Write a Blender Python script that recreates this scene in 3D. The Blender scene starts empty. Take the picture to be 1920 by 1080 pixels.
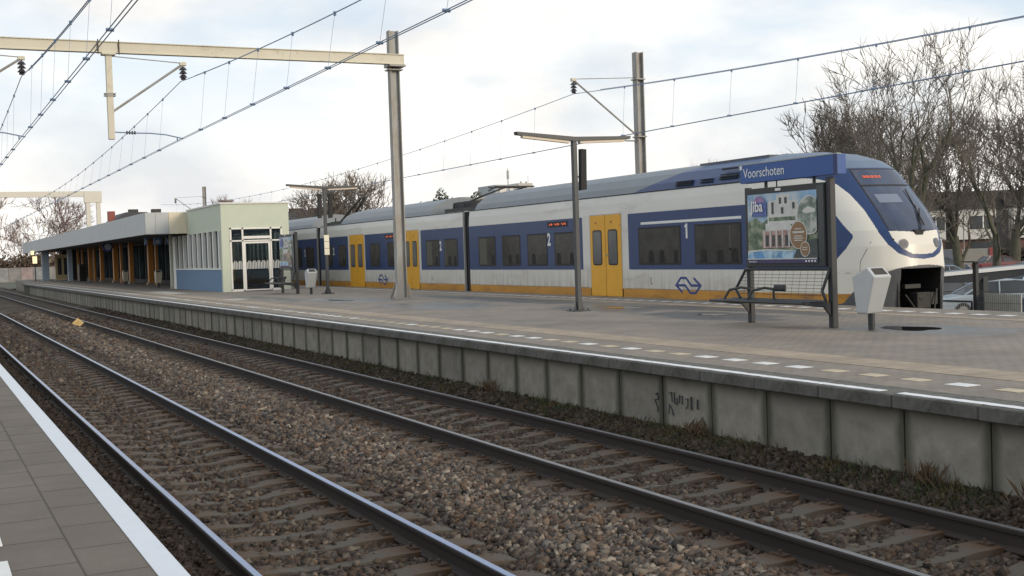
import bpy, bmesh, math, random
import numpy as np
from mathutils import Vector, Matrix
R = math.radians
S = bpy.context.scene
COL = S.collection

# ---------------------------------------------------------------- camera
CAM_YAW, CAM_PITCH, CAM_ROLL = R(26.1732), R(1.7766), R(-1.9072)
cd = bpy.data.cameras.new('camera'); cam = bpy.data.objects.new('camera', cd); COL.objects.link(cam)
_s, _c = math.sin(CAM_YAW), math.cos(CAM_YAW)
r0 = Vector((_c, -_s, 0)); f0 = Vector((_s, _c, 0)); up = Vector((0, 0, 1))
fw = f0 * math.cos(CAM_PITCH) - up * math.sin(CAM_PITCH)
u1 = f0 * math.sin(CAM_PITCH) + up * math.cos(CAM_PITCH)
rt = r0 * math.cos(CAM_ROLL) + u1 * math.sin(CAM_ROLL)
u2 = -r0 * math.sin(CAM_ROLL) + u1 * math.cos(CAM_ROLL)
M = Matrix.Identity(4)
for i in range(3):
    M[i][0] = rt[i]; M[i][1] = u2[i]; M[i][2] = -fw[i]
M[2][3] = 1.47
cam.matrix_world = M
cd.sensor_width = 36; cd.lens = 2268.27 / 1920 * 36
cd.clip_start = .05; cd.clip_end = 3000
S.camera = cam

# ---------------------------------------------------------------- world, sun, exposure
SUN_EL, SUN_AZ = R(17), R(152)          # azimuth measured from +Y towards +X
w = bpy.data.worlds.new('World'); S.world = w; w.use_nodes = True
nt = w.node_tree; nt.nodes.clear(); N = nt.nodes; L = nt.links
out = N.new('ShaderNodeOutputWorld'); bg = N.new('ShaderNodeBackground')
sky = N.new('ShaderNodeTexSky'); sky.sky_type = 'NISHITA'; sky.sun_disc = False
sky.sun_elevation = SUN_EL; sky.sun_rotation = SUN_AZ; sky.dust_density = .6; sky.ozone_density = 1.2
bg.inputs['Strength'].default_value = .115
tc = N.new('ShaderNodeTexCoord')
mp = N.new('ShaderNodeMapping'); mp.inputs['Scale'].default_value = (1, 1, 2.6); L.new(tc.outputs['Generated'], mp.inputs['Vector'])
n1 = N.new('ShaderNodeTexNoise'); n1.inputs['Scale'].default_value = 2.1; n1.inputs['Detail'].default_value = 9; n1.inputs['Roughness'].default_value = .55
mp.inputs['Location'].default_value = (3.1, 1.4, .2)
L.new(mp.outputs[0], n1.inputs['Vector'])
cr = N.new('ShaderNodeValToRGB'); L.new(n1.outputs['Fac'], cr.inputs['Fac'])
cr.color_ramp.elements[0].position = .43; cr.color_ramp.elements[0].color = (.05, .05, .05, 1)
cr.color_ramp.elements[1].position = .58; cr.color_ramp.elements[1].color = (1, 1, 1, 1)
# grey undersides of the clouds
n2 = N.new('ShaderNodeTexNoise'); n2.inputs['Scale'].default_value = 6.5; n2.inputs['Detail'].default_value = 8; n2.inputs['Roughness'].default_value = .5
mp2 = N.new('ShaderNodeMapping'); mp2.inputs['Scale'].default_value = (1, 1, 2.0); mp2.inputs['Location'].default_value = (7.7, 2.2, .5)
L.new(tc.outputs['Generated'], mp2.inputs['Vector']); L.new(mp2.outputs[0], n2.inputs['Vector'])
cr2 = N.new('ShaderNodeValToRGB'); L.new(n2.outputs['Fac'], cr2.inputs['Fac'])
e = cr2.color_ramp.elements
e[0].position = .35; e[0].color = (7.35, 7.4, 7.5, 1)
e[1].position = .56; e[1].color = (10.0, 9.7, 9.15, 1)
# clouds thin out high up, so blue shows there
sep = N.new('ShaderNodeSeparateXYZ'); L.new(tc.outputs['Generated'], sep.inputs[0])
mr = N.new('ShaderNodeMapRange'); L.new(sep.outputs['Z'], mr.inputs['Value'])
mr.inputs['From Min'].default_value = .06; mr.inputs['From Max'].default_value = .20
mr.inputs['To Min'].default_value = 1.0; mr.inputs['To Max'].default_value = .0
mx0 = N.new('ShaderNodeMath'); mx0.operation = 'MAXIMUM'
L.new(cr.outputs['Color'], mx0.inputs[0]); L.new(mr.outputs['Result'], mx0.inputs[1])
pale = N.new('ShaderNodeMixRGB'); pale.inputs['Fac'].default_value = .74
L.new(sky.outputs['Color'], pale.inputs['Color1']); pale.inputs['Color2'].default_value = (6.6, 7.9, 9.2, 1)
mix = N.new('ShaderNodeMixRGB'); L.new(mx0.outputs[0], mix.inputs['Fac'])
L.new(pale.outputs['Color'], mix.inputs['Color1']); L.new(cr2.outputs['Color'], mix.inputs['Color2'])
L.new(mix.outputs['Color'], bg.inputs['Color']); L.new(bg.outputs[0], out.inputs[0])

sd = bpy.data.lights.new('sun', 'SUN'); so = bpy.data.objects.new('sun', sd); COL.objects.link(so)
sd.energy = 2.0; sd.angle = R(20); sd.color = (1, .84, .64)
sv = Vector((math.sin(SUN_AZ) * math.cos(SUN_EL), math.cos(SUN_AZ) * math.cos(SUN_EL), math.sin(SUN_EL)))
so.rotation_euler = sv.to_track_quat('Z', 'Y').to_euler()
S.view_settings.view_transform = 'Standard'; S.view_settings.look = 'None'
S.view_settings.exposure = 0; S.view_settings.gamma = 1
S.render.engine = 'CYCLES'
S.cycles.max_bounces = 6; S.cycles.caustics_reflective = False; S.cycles.caustics_refractive = False

# ---------------------------------------------------------------- materials
MATS = {}
def mat(name, col, rough=.7, metal=0., var=.0, vscale=6., bump=0., bscale=40., spec=.5, emit=None, stretch=(1, 1, 1), dirt=None, dscale=2., dpos=.55, alpha=None):
    if name in MATS: return MATS[name]
    m = bpy.data.materials.new(name); m.use_nodes = True
    t = m.node_tree; b = t.nodes['Principled BSDF']; N = t.nodes; L = t.links
    b.inputs['Roughness'].default_value = rough; b.inputs['Metallic'].default_value = metal
    b.inputs['Specular IOR Level'].default_value = spec
    c = tuple(col) + (1,)
    b.inputs['Base Color'].default_value = c
    tc = N.new('ShaderNodeTexCoord'); mp = N.new('ShaderNodeMapping'); mp.inputs['Scale'].default_value = stretch
    L.new(tc.outputs['Object'], mp.inputs['Vector'])
    last = None
    if var > 0:
        n = N.new('ShaderNodeTexNoise'); n.inputs['Scale'].default_value = vscale; n.inputs['Detail'].default_value = 6
        L.new(mp.outputs[0], n.inputs['Vector'])
        r = N.new('ShaderNodeMapRange'); r.inputs['To Min'].default_value = 1 - var; r.inputs['To Max'].default_value = 1 + var
        r.inputs['From Min'].default_value = .25; r.inputs['From Max'].default_value = .75
        L.new(n.outputs['Fac'], r.inputs['Value'])
        mu = N.new('ShaderNodeVectorMath'); mu.operation = 'SCALE'; mu.inputs[0].default_value = col
        L.new(r.outputs['Result'], mu.inputs['Scale']); last = mu.outputs[0]
    if dirt is not None:
        n = N.new('ShaderNodeTexNoise'); n.inputs['Scale'].default_value = dscale; n.inputs['Detail'].default_value = 8; n.inputs['Roughness'].default_value = .65
        L.new(mp.outputs[0], n.inputs['Vector'])
        r = N.new('ShaderNodeMapRange'); r.inputs['From Min'].default_value = dpos - .07; r.inputs['From Max'].default_value = dpos + .1
        L.new(n.outputs['Fac'], r.inputs['Value'])
        mi = N.new('ShaderNodeMixRGB'); L.new(r.outputs['Result'], mi.inputs['Fac'])
        if last: L.new(last, mi.inputs['Color1'])
        else: mi.inputs['Color1'].default_value = c
        mi.inputs['Color2'].default_value = tuple(dirt) + (1,); last = mi.outputs[0]
    if last: L.new(last, b.inputs['Base Color'])
    if bump > 0:
        n = N.new('ShaderNodeTexNoise'); n.inputs['Scale'].default_value = bscale; n.inputs['Detail'].default_value = 5
        L.new(mp.outputs[0], n.inputs['Vector'])
        bu = N.new('ShaderNodeBump'); bu.inputs['Strength'].default_value = bump; bu.inputs['Distance'].default_value = .01
        L.new(n.outputs['Fac'], bu.inputs['Height']); L.new(bu.outputs[0], b.inputs['Normal'])
    if emit:
        b.inputs['Emission Color'].default_value = tuple(emit[0]) + (1,); b.inputs['Emission Strength'].default_value = emit[1]
    if alpha is not None:
        b.inputs['Alpha'].default_value = alpha
    MATS[name] = m; return m

white_p = mat('train_white_paint', (.66, .645, .60), .32, var=.05, vscale=1.5, dirt=(.50, .47, .42), dscale=1.2, dpos=.62, stretch=(1, .35, 1.6))
def dust(m, z0, z1, col, amt):
    t = m.node_tree; b = t.nodes['Principled BSDF']; N = t.nodes; L = t.links; src = b.inputs['Base Color'].links[0].from_socket
    tc = N.new('ShaderNodeTexCoord'); sx = N.new('ShaderNodeSeparateXYZ'); L.new(tc.outputs['Object'], sx.inputs[0])
    mp = N.new('ShaderNodeMapping'); mp.inputs['Scale'].default_value = (1, 5, .5); L.new(tc.outputs['Object'], mp.inputs[0])
    n = N.new('ShaderNodeTexNoise'); n.inputs['Scale'].default_value = 1.5; n.inputs['Detail'].default_value = 7; L.new(mp.outputs[0], n.inputs['Vector'])
    a = N.new('ShaderNodeMapRange'); a.inputs['From Min'].default_value = z1; a.inputs['From Max'].default_value = z0; a.inputs['To Max'].default_value = amt; L.new(sx.outputs['Z'], a.inputs['Value'])
    c = N.new('ShaderNodeMapRange'); c.inputs['From Min'].default_value = .3; c.inputs['From Max'].default_value = .65; L.new(n.outputs['Fac'], c.inputs['Value'])
    d = N.new('ShaderNodeMath'); d.operation = 'MULTIPLY'; L.new(a.outputs[0], d.inputs[0]); L.new(c.outputs[0], d.inputs[1])
    mi = N.new('ShaderNodeMixRGB'); L.new(d.outputs[0], mi.inputs['Fac']); L.new(src, mi.inputs['Color1']); mi.inputs['Color2'].default_value = tuple(col) + (1,); L.new(mi.outputs[0], b.inputs['Base Color'])
dust(white_p, .8, 1.75, (.30, .24, .17), .75)
blue_p = mat('train_blue_paint', (.010, .040, .140), .35, var=.10, vscale=2)
yel_p = mat('train_yellow_paint', (.74, .37, .018), .42, var=.08, vscale=3, dirt=(.42, .2, .03), dscale=3, dpos=.66)
orange_p = mat('train_orange_skirt', (.50, .235, .03), .55, var=.18, vscale=3, dirt=(.2, .10, .04), dscale=4, dpos=.62, stretch=(1, .3, 1))
roof_p = mat('train_roof_grey', (.19, .215, .24), .5, var=.06, vscale=1.4)
rub = mat('black_rubber', (.018, .018, .02), .7)
dark = mat('dark_underframe', (.020, .019, .018), .8, var=.3, vscale=8)
skirtg = mat('dark_grey_skirt', (.085, .088, .095), .55, var=.12)
glass_t = mat('train_window_glass', (.030, .028, .025), .22, var=.6, vscale=3, spec=.28)
glass_w = mat('windscreen_glass', (.05, .066, .11), .10, var=.3, vscale=1.5)  # bluish base colour paints in the reflected sky
led = mat('red_led', (.5, .05, .02), .5, emit=((1, .2, .07), .6))
white_m = mat('white_marking', (.75, .75, .73), .5)
galv = mat('galvanised_steel', (.35, .355, .35), .6, metal=.15, var=.12, vscale=5, stretch=(1, 1, .3), dirt=(.29, .265, .23), dscale=3, dpos=.5)
cream = mat('cream_painted_steel', (.62, .585, .475), .55, var=.05, vscale=1.5, dirt=(.42, .38, .28), dscale=2.2, dpos=.64)
ins = mat('brown_insulator', (.045, .04, .05), .25)
wire = mat('bloom_blue_wire', (.17, .25, .38), .5)  # lens bloom painted into the blue wire colour
lampm = mat('dark_lamp_post_paint', (.035, .042, .05), .45, var=.15)
lampg = mat('lamp_diffuser', (.62, .53, .42), .4)
spk = mat('speaker_grille', (.03, .03, .03), .8, bump=.8, bscale=160)
binm = mat('litter_bin_white', (.46, .48, .49), .4, var=.04, vscale=5, dirt=(.36, .37, .36), dscale=6, dpos=.68)
blackm = mat('black_steel', (.022, .025, .028), .45)
dkin = mat('bin_mouth', (.05, .045, .04), .8)
signb = mat('sign_blue', (.024, .088, .30), .4)
kgreen = mat('pale_green_render', (.55, .60, .49), .75, var=.03, vscale=2, bump=.15)
kblue = mat('blue_render', (.12, .205, .32), .75, var=.05, bump=.2)
kwhite = mat('white_window_frame', (.78, .77, .73), .45)
fasc = mat('fascia_cladding', (.43, .45, .46), .5, var=.03, vscale=1)
fascb = mat('fascia_beige', (.70, .62, .48), .55, var=.04)
dkwall = mat('dark_brick', (.055, .05, .048), .8, var=.3, vscale=10)
orwood = mat('orange_wood', (.50, .20, .035), .5, var=.15, vscale=8, stretch=(6, 6, .6))
soffit = mat('soffit', (.06, .065, .07), .7)
asph = mat('asphalt', (.15, .155, .16), .85, var=.15, vscale=.4, bump=.3)
concr = mat('grey_concrete', (.26, .26, .24), .85, var=.12, vscale=4, bump=.3)

def glass(name, tint, keep, amt=1.):
    m = bpy.data.materials.new(name); m.use_nodes = True; t = m.node_tree; N = t.nodes; L = t.links; N.clear()
    o = N.new('ShaderNodeOutputMaterial'); mi = N.new('ShaderNodeMixShader'); g = N.new('ShaderNodeBsdfGlossy'); tr = N.new('ShaderNodeBsdfTransparent')
    g.inputs['Roughness'].default_value = .03; g.inputs['Color'].default_value = (.9, .95, 1, 1); tr.inputs['Color'].default_value = tuple(tint) + (1,)
    fr = N.new('ShaderNodeFresnel'); fr.inputs['IOR'].default_value = 1.5
    ad = N.new('ShaderNodeMath'); ad.operation = 'ADD'; ad.inputs[1].default_value = keep
    am = N.new('ShaderNodeMath'); am.operation = 'MULTIPLY'; am.inputs[1].default_value = amt; L.new(fr.outputs[0], am.inputs[0])
    L.new(am.outputs[0], ad.inputs[0]); L.new(ad.outputs[0], mi.inputs['Fac']); L.new(tr.outputs[0], mi.inputs[1]); L.new(g.outputs[0], mi.inputs[2]); L.new(mi.outputs[0], o.inputs[0])
    return m
kglass = glass('clear_glass', (.62, .68, .68), .03, .55)

# ---------------------------------------------------------------- helpers
class MB:
    def __init__(s): s.v = []; s.f = []; s.mi = []
    def box(s, x0, x1, y0, y1, z0, z1, mi=0):
        n = len(s.v)
        s.v += [(x0, y0, z0), (x1, y0, z0), (x1, y1, z0), (x0, y1, z0), (x0, y0, z1), (x1, y0, z1), (x1, y1, z1), (x0, y1, z1)]
        for q in ((0, 3, 2, 1), (4, 5, 6, 7), (0, 1, 5, 4), (1, 2, 6, 5), (2, 3, 7, 6), (3, 0, 4, 7)):
            s.f.append([n + i for i in q]); s.mi.append(mi)
        return s
    def tube(s, p0, p1, r0, r1=None, n=8, cap=True, mi=0):
        r1 = r0 if r1 is None else r1
        p0 = Vector(p0); p1 = Vector(p1); d = (p1 - p0)
        if d.length < 1e-6: return s
        d.normalize(); a = d.orthogonal().normalized(); b = d.cross(a); k = len(s.v)
        for p, r in ((p0, r0), (p1, r1)):
            for i in range(n):
                t = 2 * math.pi * i / n; s.v.append(tuple(p + a * (r * math.cos(t)) + b * (r * math.sin(t))))
        for i in range(n):
            j = (i + 1) % n; s.f.append([k + i, k + j, k + n + j, k + n + i]); s.mi.append(mi)
        if cap:
            s.f.append([k + i for i in range(n)][::-1]); s.mi.append(mi); s.f.append([k + n + i for i in range(n)]); s.mi.append(mi)
        return s
    def path(s, pts, r, n=6, mi=0):
        for a, b in zip(pts, pts[1:]): s.tube(a, b, r, r, n, True, mi)
        return s
    def prism(s, poly, fn, d0, d1, mi=0):        # poly: 2-D points, fn(u, v, depth) -> 3-D
        n = len(s.v); k = len(poly)
        for d in (d0, d1):
            for u, v in poly: s.v.append(tuple(fn(u, v, d)))
        s.f.append([n + i for i in range(k)][::-1]); s.mi.append(mi)
        s.f.append([n + k + i for i in range(k)]); s.mi.append(mi)
        for i in range(k):
            j = (i + 1) % k; s.f.append([n + i, n + j, n + k + j, n + k + i]); s.mi.append(mi)
        return s
    def ribbon(s, pts, wd, fn, d0, d1, mi=0):    # thick polyline in a plane
        L_, R_ = [], []
        for i, p in enumerate(pts):
            a = pts[max(i - 1, 0)]; b = pts[min(i + 1, len(pts) - 1)]
            if 0 < i < len(pts) - 1:
                d1_ = Vector((p[0] - a[0], p[1] - a[1])).normalized(); d2_ = Vector((b[0] - p[0], b[1] - p[1])).normalized()
                t = (d1_ + d2_); t = t.normalized() if t.length > 1e-5 else d1_
                k = 1 / max(.45, t.dot(d1_))
            else:
                t = Vector((b[0] - a[0], b[1] - a[1])).normalized(); k = 1
            nn = Vector((-t.y, t.x)) * (wd / 2 * k)
            L_.append((p[0] + nn.x, p[1] + nn.y)); R_.append((p[0] - nn.x, p[1] - nn.y))
        for i in range(len(pts) - 1):
            s.prism([L_[i], L_[i + 1], R_[i + 1], R_[i]], fn, d0, d1, mi)
        return s
    def build(s, name, mats, parent=None, origin=None, smooth=False, bevel=0, **kw):
        if not isinstance(mats, (list, tuple)): mats = [mats]
        o = Vector(origin) if origin is not None else (wloc(parent) if parent else Vector((0, 0, 0)))
        me = bpy.data.meshes.new(name)
        me.from_pydata([(x - o.x, y - o.y, z - o.z) for x, y, z in s.v], [], s.f)
        for m in mats: me.materials.append(m)
        if len(mats) > 1: me.polygons.foreach_set('material_index', s.mi)
        if smooth: me.polygons.foreach_set('use_smooth', [True] * len(me.polygons))
        me.update()
        return link(name, me, parent, o, bevel, **kw)
def wloc(o):
    v = Vector(o.location); p = o.parent
    while p: v += Vector(p.location); p = p.parent
    return v
def link(name, me, parent=None, o=(0, 0, 0), bevel=0, label=None, cat=None, group=None, kind=None):
    ob = bpy.data.objects.new(name, me); COL.objects.link(ob); o = Vector(o)
    if parent: ob.parent = parent; ob.location = o - wloc(parent)
    else: ob.location = o
    if bevel:
        b = ob.modifiers.new('bevel', 'BEVEL'); b.width = bevel; b.segments = 2; b.limit_method = 'ANGLE'; b.angle_limit = R(40)
    tag(ob, label, cat, group, kind); return ob
def tag(o, label=None, cat=None, group=None, kind=None):
    if label: o['label'] = label
    if cat: o['category'] = cat
    if group: o['group'] = group
    if kind: o['kind'] = kind
def thing(name, loc, label, cat, group=None, rz=0):
    o = bpy.data.objects.new(name, None); COL.objects.link(o); o.location = loc; o.rotation_euler.z = rz; o.empty_display_size = .2
    tag(o, label, cat, group); return o
def struct(name, mb, m, **k): return mb.build(name, m, kind='structure', **k)
def kids(o): return [c for c in bpy.data.objects if c.parent == o]
def dup(root, loc, label=None, rz=None, scale=None, group=None):
    def cp(o, par):
        c = o.copy(); COL.objects.link(c); c.parent = par
        for ch in kids(o): cp(ch, c)
        return c
    c = cp(root, None); c.location = loc
    if rz is not None: c.rotation_euler.z = rz
    if scale is not None: c.scale = scale if not isinstance(scale, (int, float)) else (scale,) * 3
    if label: c['label'] = label
    if group: c['group'] = group
    return c
def text(body, size, M4, name, m, parent, ext=.002, sx=1., align='LEFT', off=0.):
    cu = bpy.data.curves.new('t', 'FONT'); cu.body = body; cu.size = size; cu.extrude = ext; cu.align_x = align
    cu.resolution_u = 3; cu.offset = off
    to = bpy.data.objects.new('t', cu); COL.objects.link(to); to.scale.x = 1
    bpy.context.view_layer.update()
    dg = bpy.context.evaluated_depsgraph_get()
    me = bpy.data.meshes.new_from_object(to.evaluated_get(dg)); bpy.data.objects.remove(to); bpy.data.curves.remove(cu)
    o = M4.to_translation(); Mr = M4.copy(); Mr.translation = (0, 0, 0)
    me.transform(Mr @ Matrix.Diagonal((sx, 1, 1, 1))); me.materials.clear(); me.materials.append(m); me.name = name
    return link(name, me, parent, o)
def side_m(x, y, z):      # text frame on a plane facing -X, read towards -Y
    m = Matrix.Identity(4)
    for i, c in enumerate(((0, -1, 0), (0, 0, 1), (-1, 0, 0))):
        for k in range(3): m[k][i] = c[k]
    m.translation = (x, y, z); return m
rnd = random.Random(7)

# ================================================================ GROUND, BALLAST, PLATFORMS
g = MB(); g.v = [(-900, -300, -1.8), (1200, -300, -1.8), (1200, 1500, -1.8), (-900, 1500, -1.8)]; g.f = [[0, 1, 2, 3]]; g.mi = [0]
mg = mat('ground_soil', (.07, .075, .05), .95, var=.35, vscale=.15, bump=.4, bscale=3, dirt=(.09, .085, .075), dscale=.08)
struct('ground', g, mg)
g = MB(); g.v = [(27, 15, -1.79), (300, -60, -1.79), (300, 330, -1.79), (27, 130, -1.79)]; g.f = [[0, 1, 2, 3]]; g.mi = [0]
struct('car_park', g, asph)

def bal_z(x):
    T = [(-1, -1.15), (1.0, -1.12), (1.5, -.93), (1.9, -.90), (1.97, -.94), (3.7, -.965), (4.05, -.95), (4.5, -.885), (5.2, -.87), (5.6, -.95), (7.6, -.965), (7.85, -.90), (8.25, -.80), (8.6, -.79)]
    if x <= T[0][0]: return T[0][1]
    for (a, b), (c, d) in zip(T, T[1:]):
        if x <= c: return b + (d - b) * (x - a) / (c - a)
    return T[-1][1]
mb_ = bpy.data.materials.new('ballast'); mb_.use_nodes = True
t = mb_.node_tree; N = t.nodes; L = t.links; b = N['Principled BSDF']; b.inputs['Roughness'].default_value = .95; b.inputs['Specular IOR Level'].default_value = .2
tc = N.new('ShaderNodeTexCoord'); vo = N.new('ShaderNodeTexVoronoi'); vo.inputs['Scale'].default_value = 22; L.new(tc.outputs['Object'], vo.inputs['Vector'])
sx = N.new('ShaderNodeSeparateColor'); L.new(vo.outputs['Color'], sx.inputs[0])
cr = N.new('ShaderNodeValToRGB'); L.new(sx.outputs[0], cr.inputs['Fac'])
for p, c in ((0, (.030, .025, .022)), (.35, (.065, .048, .035)), (.6, (.095, .072, .052)), (.8, (.11, .10, .09)), (.95, (.17, .135, .10))):
    el = cr.color_ramp.elements.new(p); el.color = c + (1,)
cr.color_ramp.elements.remove(cr.color_ramp.elements[-1])
nz = N.new('ShaderNodeTexNoise'); nz.inputs['Scale'].default_value = .6; nz.inputs['Detail'].default_value = 6; L.new(tc.outputs['Object'], nz.inputs['Vector'])
mm = N.new('ShaderNodeMapRange'); mm.inputs['From Min'].default_value = .35; mm.inputs['From Max'].default_value = .7; mm.inputs['To Min'].default_value = .6; mm.inputs['To Max'].default_value = 1.2; L.new(nz.outputs['Fac'], mm.inputs['Value'])
sc = N.new('ShaderNodeVectorMath'); sc.operation = 'SCALE'; L.new(cr.outputs['Color'], sc.inputs[0]); L.new(mm.outputs[0], sc.inputs['Scale'])
L.new(sc.outputs[0], b.inputs['Base Color'])
bu = N.new('ShaderNodeBump'); bu.inputs['Strength'].default_value = 1; bu.inputs['Distance'].default_value = .03; L.new(vo.outputs['Distance'], bu.inputs['Height']); L.new(bu.outputs[0], b.inputs['Normal'])
g = MB(); xs = [-1, 1.0, 1.6, 1.95, 2.4, 3.3, 3.7, 4.05, 4.3, 4.5, 4.85, 5.2, 5.4, 5.6, 6.6, 7.6, 7.85, 8.05, 8.25, 8.6]
ys = [-3] + [i * 1.0 for i in range(0, 60)] + [60 + 5 * i for i in range(60)]
for y in ys:
    for x in xs: g.v.append((x, y, bal_z(x) + rnd.uniform(-.012, .012)))
nx = len(xs)
for j in range(len(ys) - 1):
    for i in range(nx - 1): k = j * nx + i; g.f.append([k, k + 1, k + nx + 1, k + nx]); g.mi.append(0)
struct('ballast_bed', g, mb_, smooth=True)
g = MB(); g.box(18.3, 23.2, -3, 360, -1.795, -.97); g.prism([(23.2, -.97), (25.2, -1.79), (23.2, -1.79)], lambda u, v, d: (u, d, v), -3, 360)
struct('far_ballast_bed', g, mb_)
g = MB(); g.box(-60, 18.3, 150, 360, -1.795, -1.02); struct('yard_ground', g, mg)

# loose stones (a countless layer): one mesh
def stones(seed, n, xr, y0, y1, size, name, dens=None, label=None):
    rg = np.random.default_rng(seed)
    x = rg.uniform(xr[0], xr[1], n); y = y0 + (y1 - y0) * rg.random(n) ** 1.0
    if dens is not None:
        keep = rg.random(n) < dens(x, y); x = x[keep]; y = y[keep]; n = len(x)
    z = np.array([bal_z(a) for a in x]) + rg.uniform(-.012, .020, n)
    base = np.array([(-1, -1, -1), (1, -1, -1), (1, 1, -1), (-1, 1, -1), (-1, -1, 1), (1, -1, 1), (1, 1, 1), (-1, 1, 1)], float) * .5
    sz = (size * rg.choice([.55, .8, 1.0, 1.25, 1.5], n, p=[.2, .3, .28, .16, .06]) * rg.uniform(.85, 1.15, n))[:, None, None]
    V = base[None] * rg.uniform(.5, 1.2, (n, 1, 3)) + rg.uniform(-.27, .27, (n, 8, 3))
    q = rg.normal(size=(n, 4)); q /= np.linalg.norm(q, axis=1, keepdims=True); a, bb, c, d = q.T
    Rm = np.stack([1 - 2 * (c * c + d * d), 2 * (bb * c - a * d), 2 * (bb * d + a * c), 2 * (bb * c + a * d), 1 - 2 * (bb * bb + d * d), 2 * (c * d - a * bb), 2 * (bb * d - a * c), 2 * (c * d + a * bb), 1 - 2 * (bb * bb + c * c)], -1).reshape(n, 3, 3)
    V = np.einsum('nij,nkj->nki', Rm, V) * sz + np.stack([x, y, z], -1)[:, None]
    F = np.array([(0, 3, 2, 1), (4, 5, 6, 7), (0, 1, 5, 4), (1, 2, 6, 5), (2, 3, 7, 6), (3, 0, 4, 7)])
    Fa = (F[None] + (np.arange(n) * 8)[:, None, None]).reshape(-1)
    me = bpy.data.meshes.new(name); me.vertices.add(n * 8); me.vertices.foreach_set('co', V.reshape(-1))
    me.loops.add(n * 24); me.loops.foreach_set('vertex_index', Fa.astype(np.int32))
    me.polygons.add(n * 6); me.polygons.foreach_set('loop_start', np.arange(0, n * 24, 4, dtype=np.int32)); me.polygons.foreach_set('loop_total', np.full(n * 6, 4, dtype=np.int32))
    me.update(calc_edges=True)
    me.materials.append(mstone)
    link(name, me, label=label, cat='gravel', kind='stuff')
mstone = bpy.data.materials.new('stone'); mstone.use_nodes = True
t = mstone.node_tree; N = t.nodes; L = t.links; b = N['Principled BSDF']; b.inputs['Roughness'].default_value = .8; b.inputs['Specular IOR Level'].default_value = .25
ge = N.new('ShaderNodeNewGeometry'); cr = N.new('ShaderNodeValToRGB'); cr.color_ramp.interpolation = 'LINEAR'
cols = [(0, (.028, .027, .028)), (.16, (.060, .048, .040)), (.3, (.125, .078, .052)), (.42, (.072, .070, .068)), (.56, (.15, .108, .080)), (.68, (.10, .098, .095)), (.8, (.19, .132, .09)), (.9, (.16, .145, .125)), (.97, (.30, .25, .20))]
for p, c in cols: el = cr.color_ramp.elements.new(p); el.color = c + (1,)
cr.color_ramp.elements.remove(cr.color_ramp.elements[-1])
L.new(ge.outputs['Random Per Island'], cr.inputs['Fac'])
# brake dust near the rails: rusty and darker; clean pale stone between the tracks; shade of the near platform's overhang painted in beside it
sx = N.new('ShaderNodeSeparateXYZ'); tc = N.new('ShaderNodeTexCoord'); L.new(tc.outputs['Object'], sx.inputs[0])
rmp = N.new('ShaderNodeValToRGB'); mr = N.new('ShaderNodeMapRange'); mr.inputs['From Min'].default_value = 1; mr.inputs['From Max'].default_value = 9
L.new(sx.outputs['X'], mr.inputs['Value']); L.new(mr.outputs[0], rmp.inputs['Fac'])
def px(x): return (x - 1) / 8
for p, v in ((1.0, .16), (1.95, .22), (2.1, .5), (2.6, .68), (3.4, .55), (3.9, .5), (4.4, 1.02), (5.2, 1.02), (5.6, .55), (6.0, .45), (6.6, .6), (7.4, .4), (8.4, .42)):
    el = rmp.color_ramp.elements.new(px(x=p)); el.color = (v, v, v, 1)
rmp.color_ramp.elements.remove(rmp.color_ramp.elements[-1])
sc = N.new('ShaderNodeMixRGB'); sc.blend_type = 'MULTIPLY'; sc.inputs['Fac'].default_value = 1
L.new(cr.outputs['Color'], sc.inputs['Color1']); L.new(rmp.outputs['Color'], sc.inputs['Color2'])
rs = N.new('ShaderNodeMixRGB'); rs.inputs['Color2'].default_value = (.06, .036, .022, 1)
inv = N.new('ShaderNodeMapRange'); L.new(rmp.outputs['Color'], inv.inputs['Value']); inv.inputs['From Min'].default_value = .4; inv.inputs['From Max'].default_value = 1.1; inv.inputs['To Min'].default_value = .34; inv.inputs['To Max'].default_value = .0
L.new(inv.outputs[0], rs.inputs['Fac']); L.new(sc.outputs[0], rs.inputs['Color1']); L.new(rs.outputs[0], b.inputs['Base Color'])
def dens(x, y):
    onsleep = (np.abs(((y + .3) % .6) - .3) < .13) & (((x > 1.6) & (x < 4.1)) | ((x > 5.4) & (x < 7.9)))
    d = np.where(onsleep & (x > 1.98), .055, 1.0)
    d = np.where(((np.abs(x - 2.067) < .09) | (np.abs(x - 3.574) < .09) | (np.abs(x - 5.873) < .09) | (np.abs(x - 7.38) < .09)), .25 * d, d)
    return d
stones(1, 85000, (1.15, 8.3), 3.2, 14, .044, 'ballast_stones', dens, 'brown and grey crushed stone ballast of the near tracks')
stones(2, 80000, (1.3, 8.3), 14, 34, .052, 'ballast_stones', dens, 'crushed stone ballast further along the tracks')
stones(3, 24000, (1.5, 8.3), 34, 66, .08, 'ballast_stones', dens, 'far crushed stone ballast beside the island platform')

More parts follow.
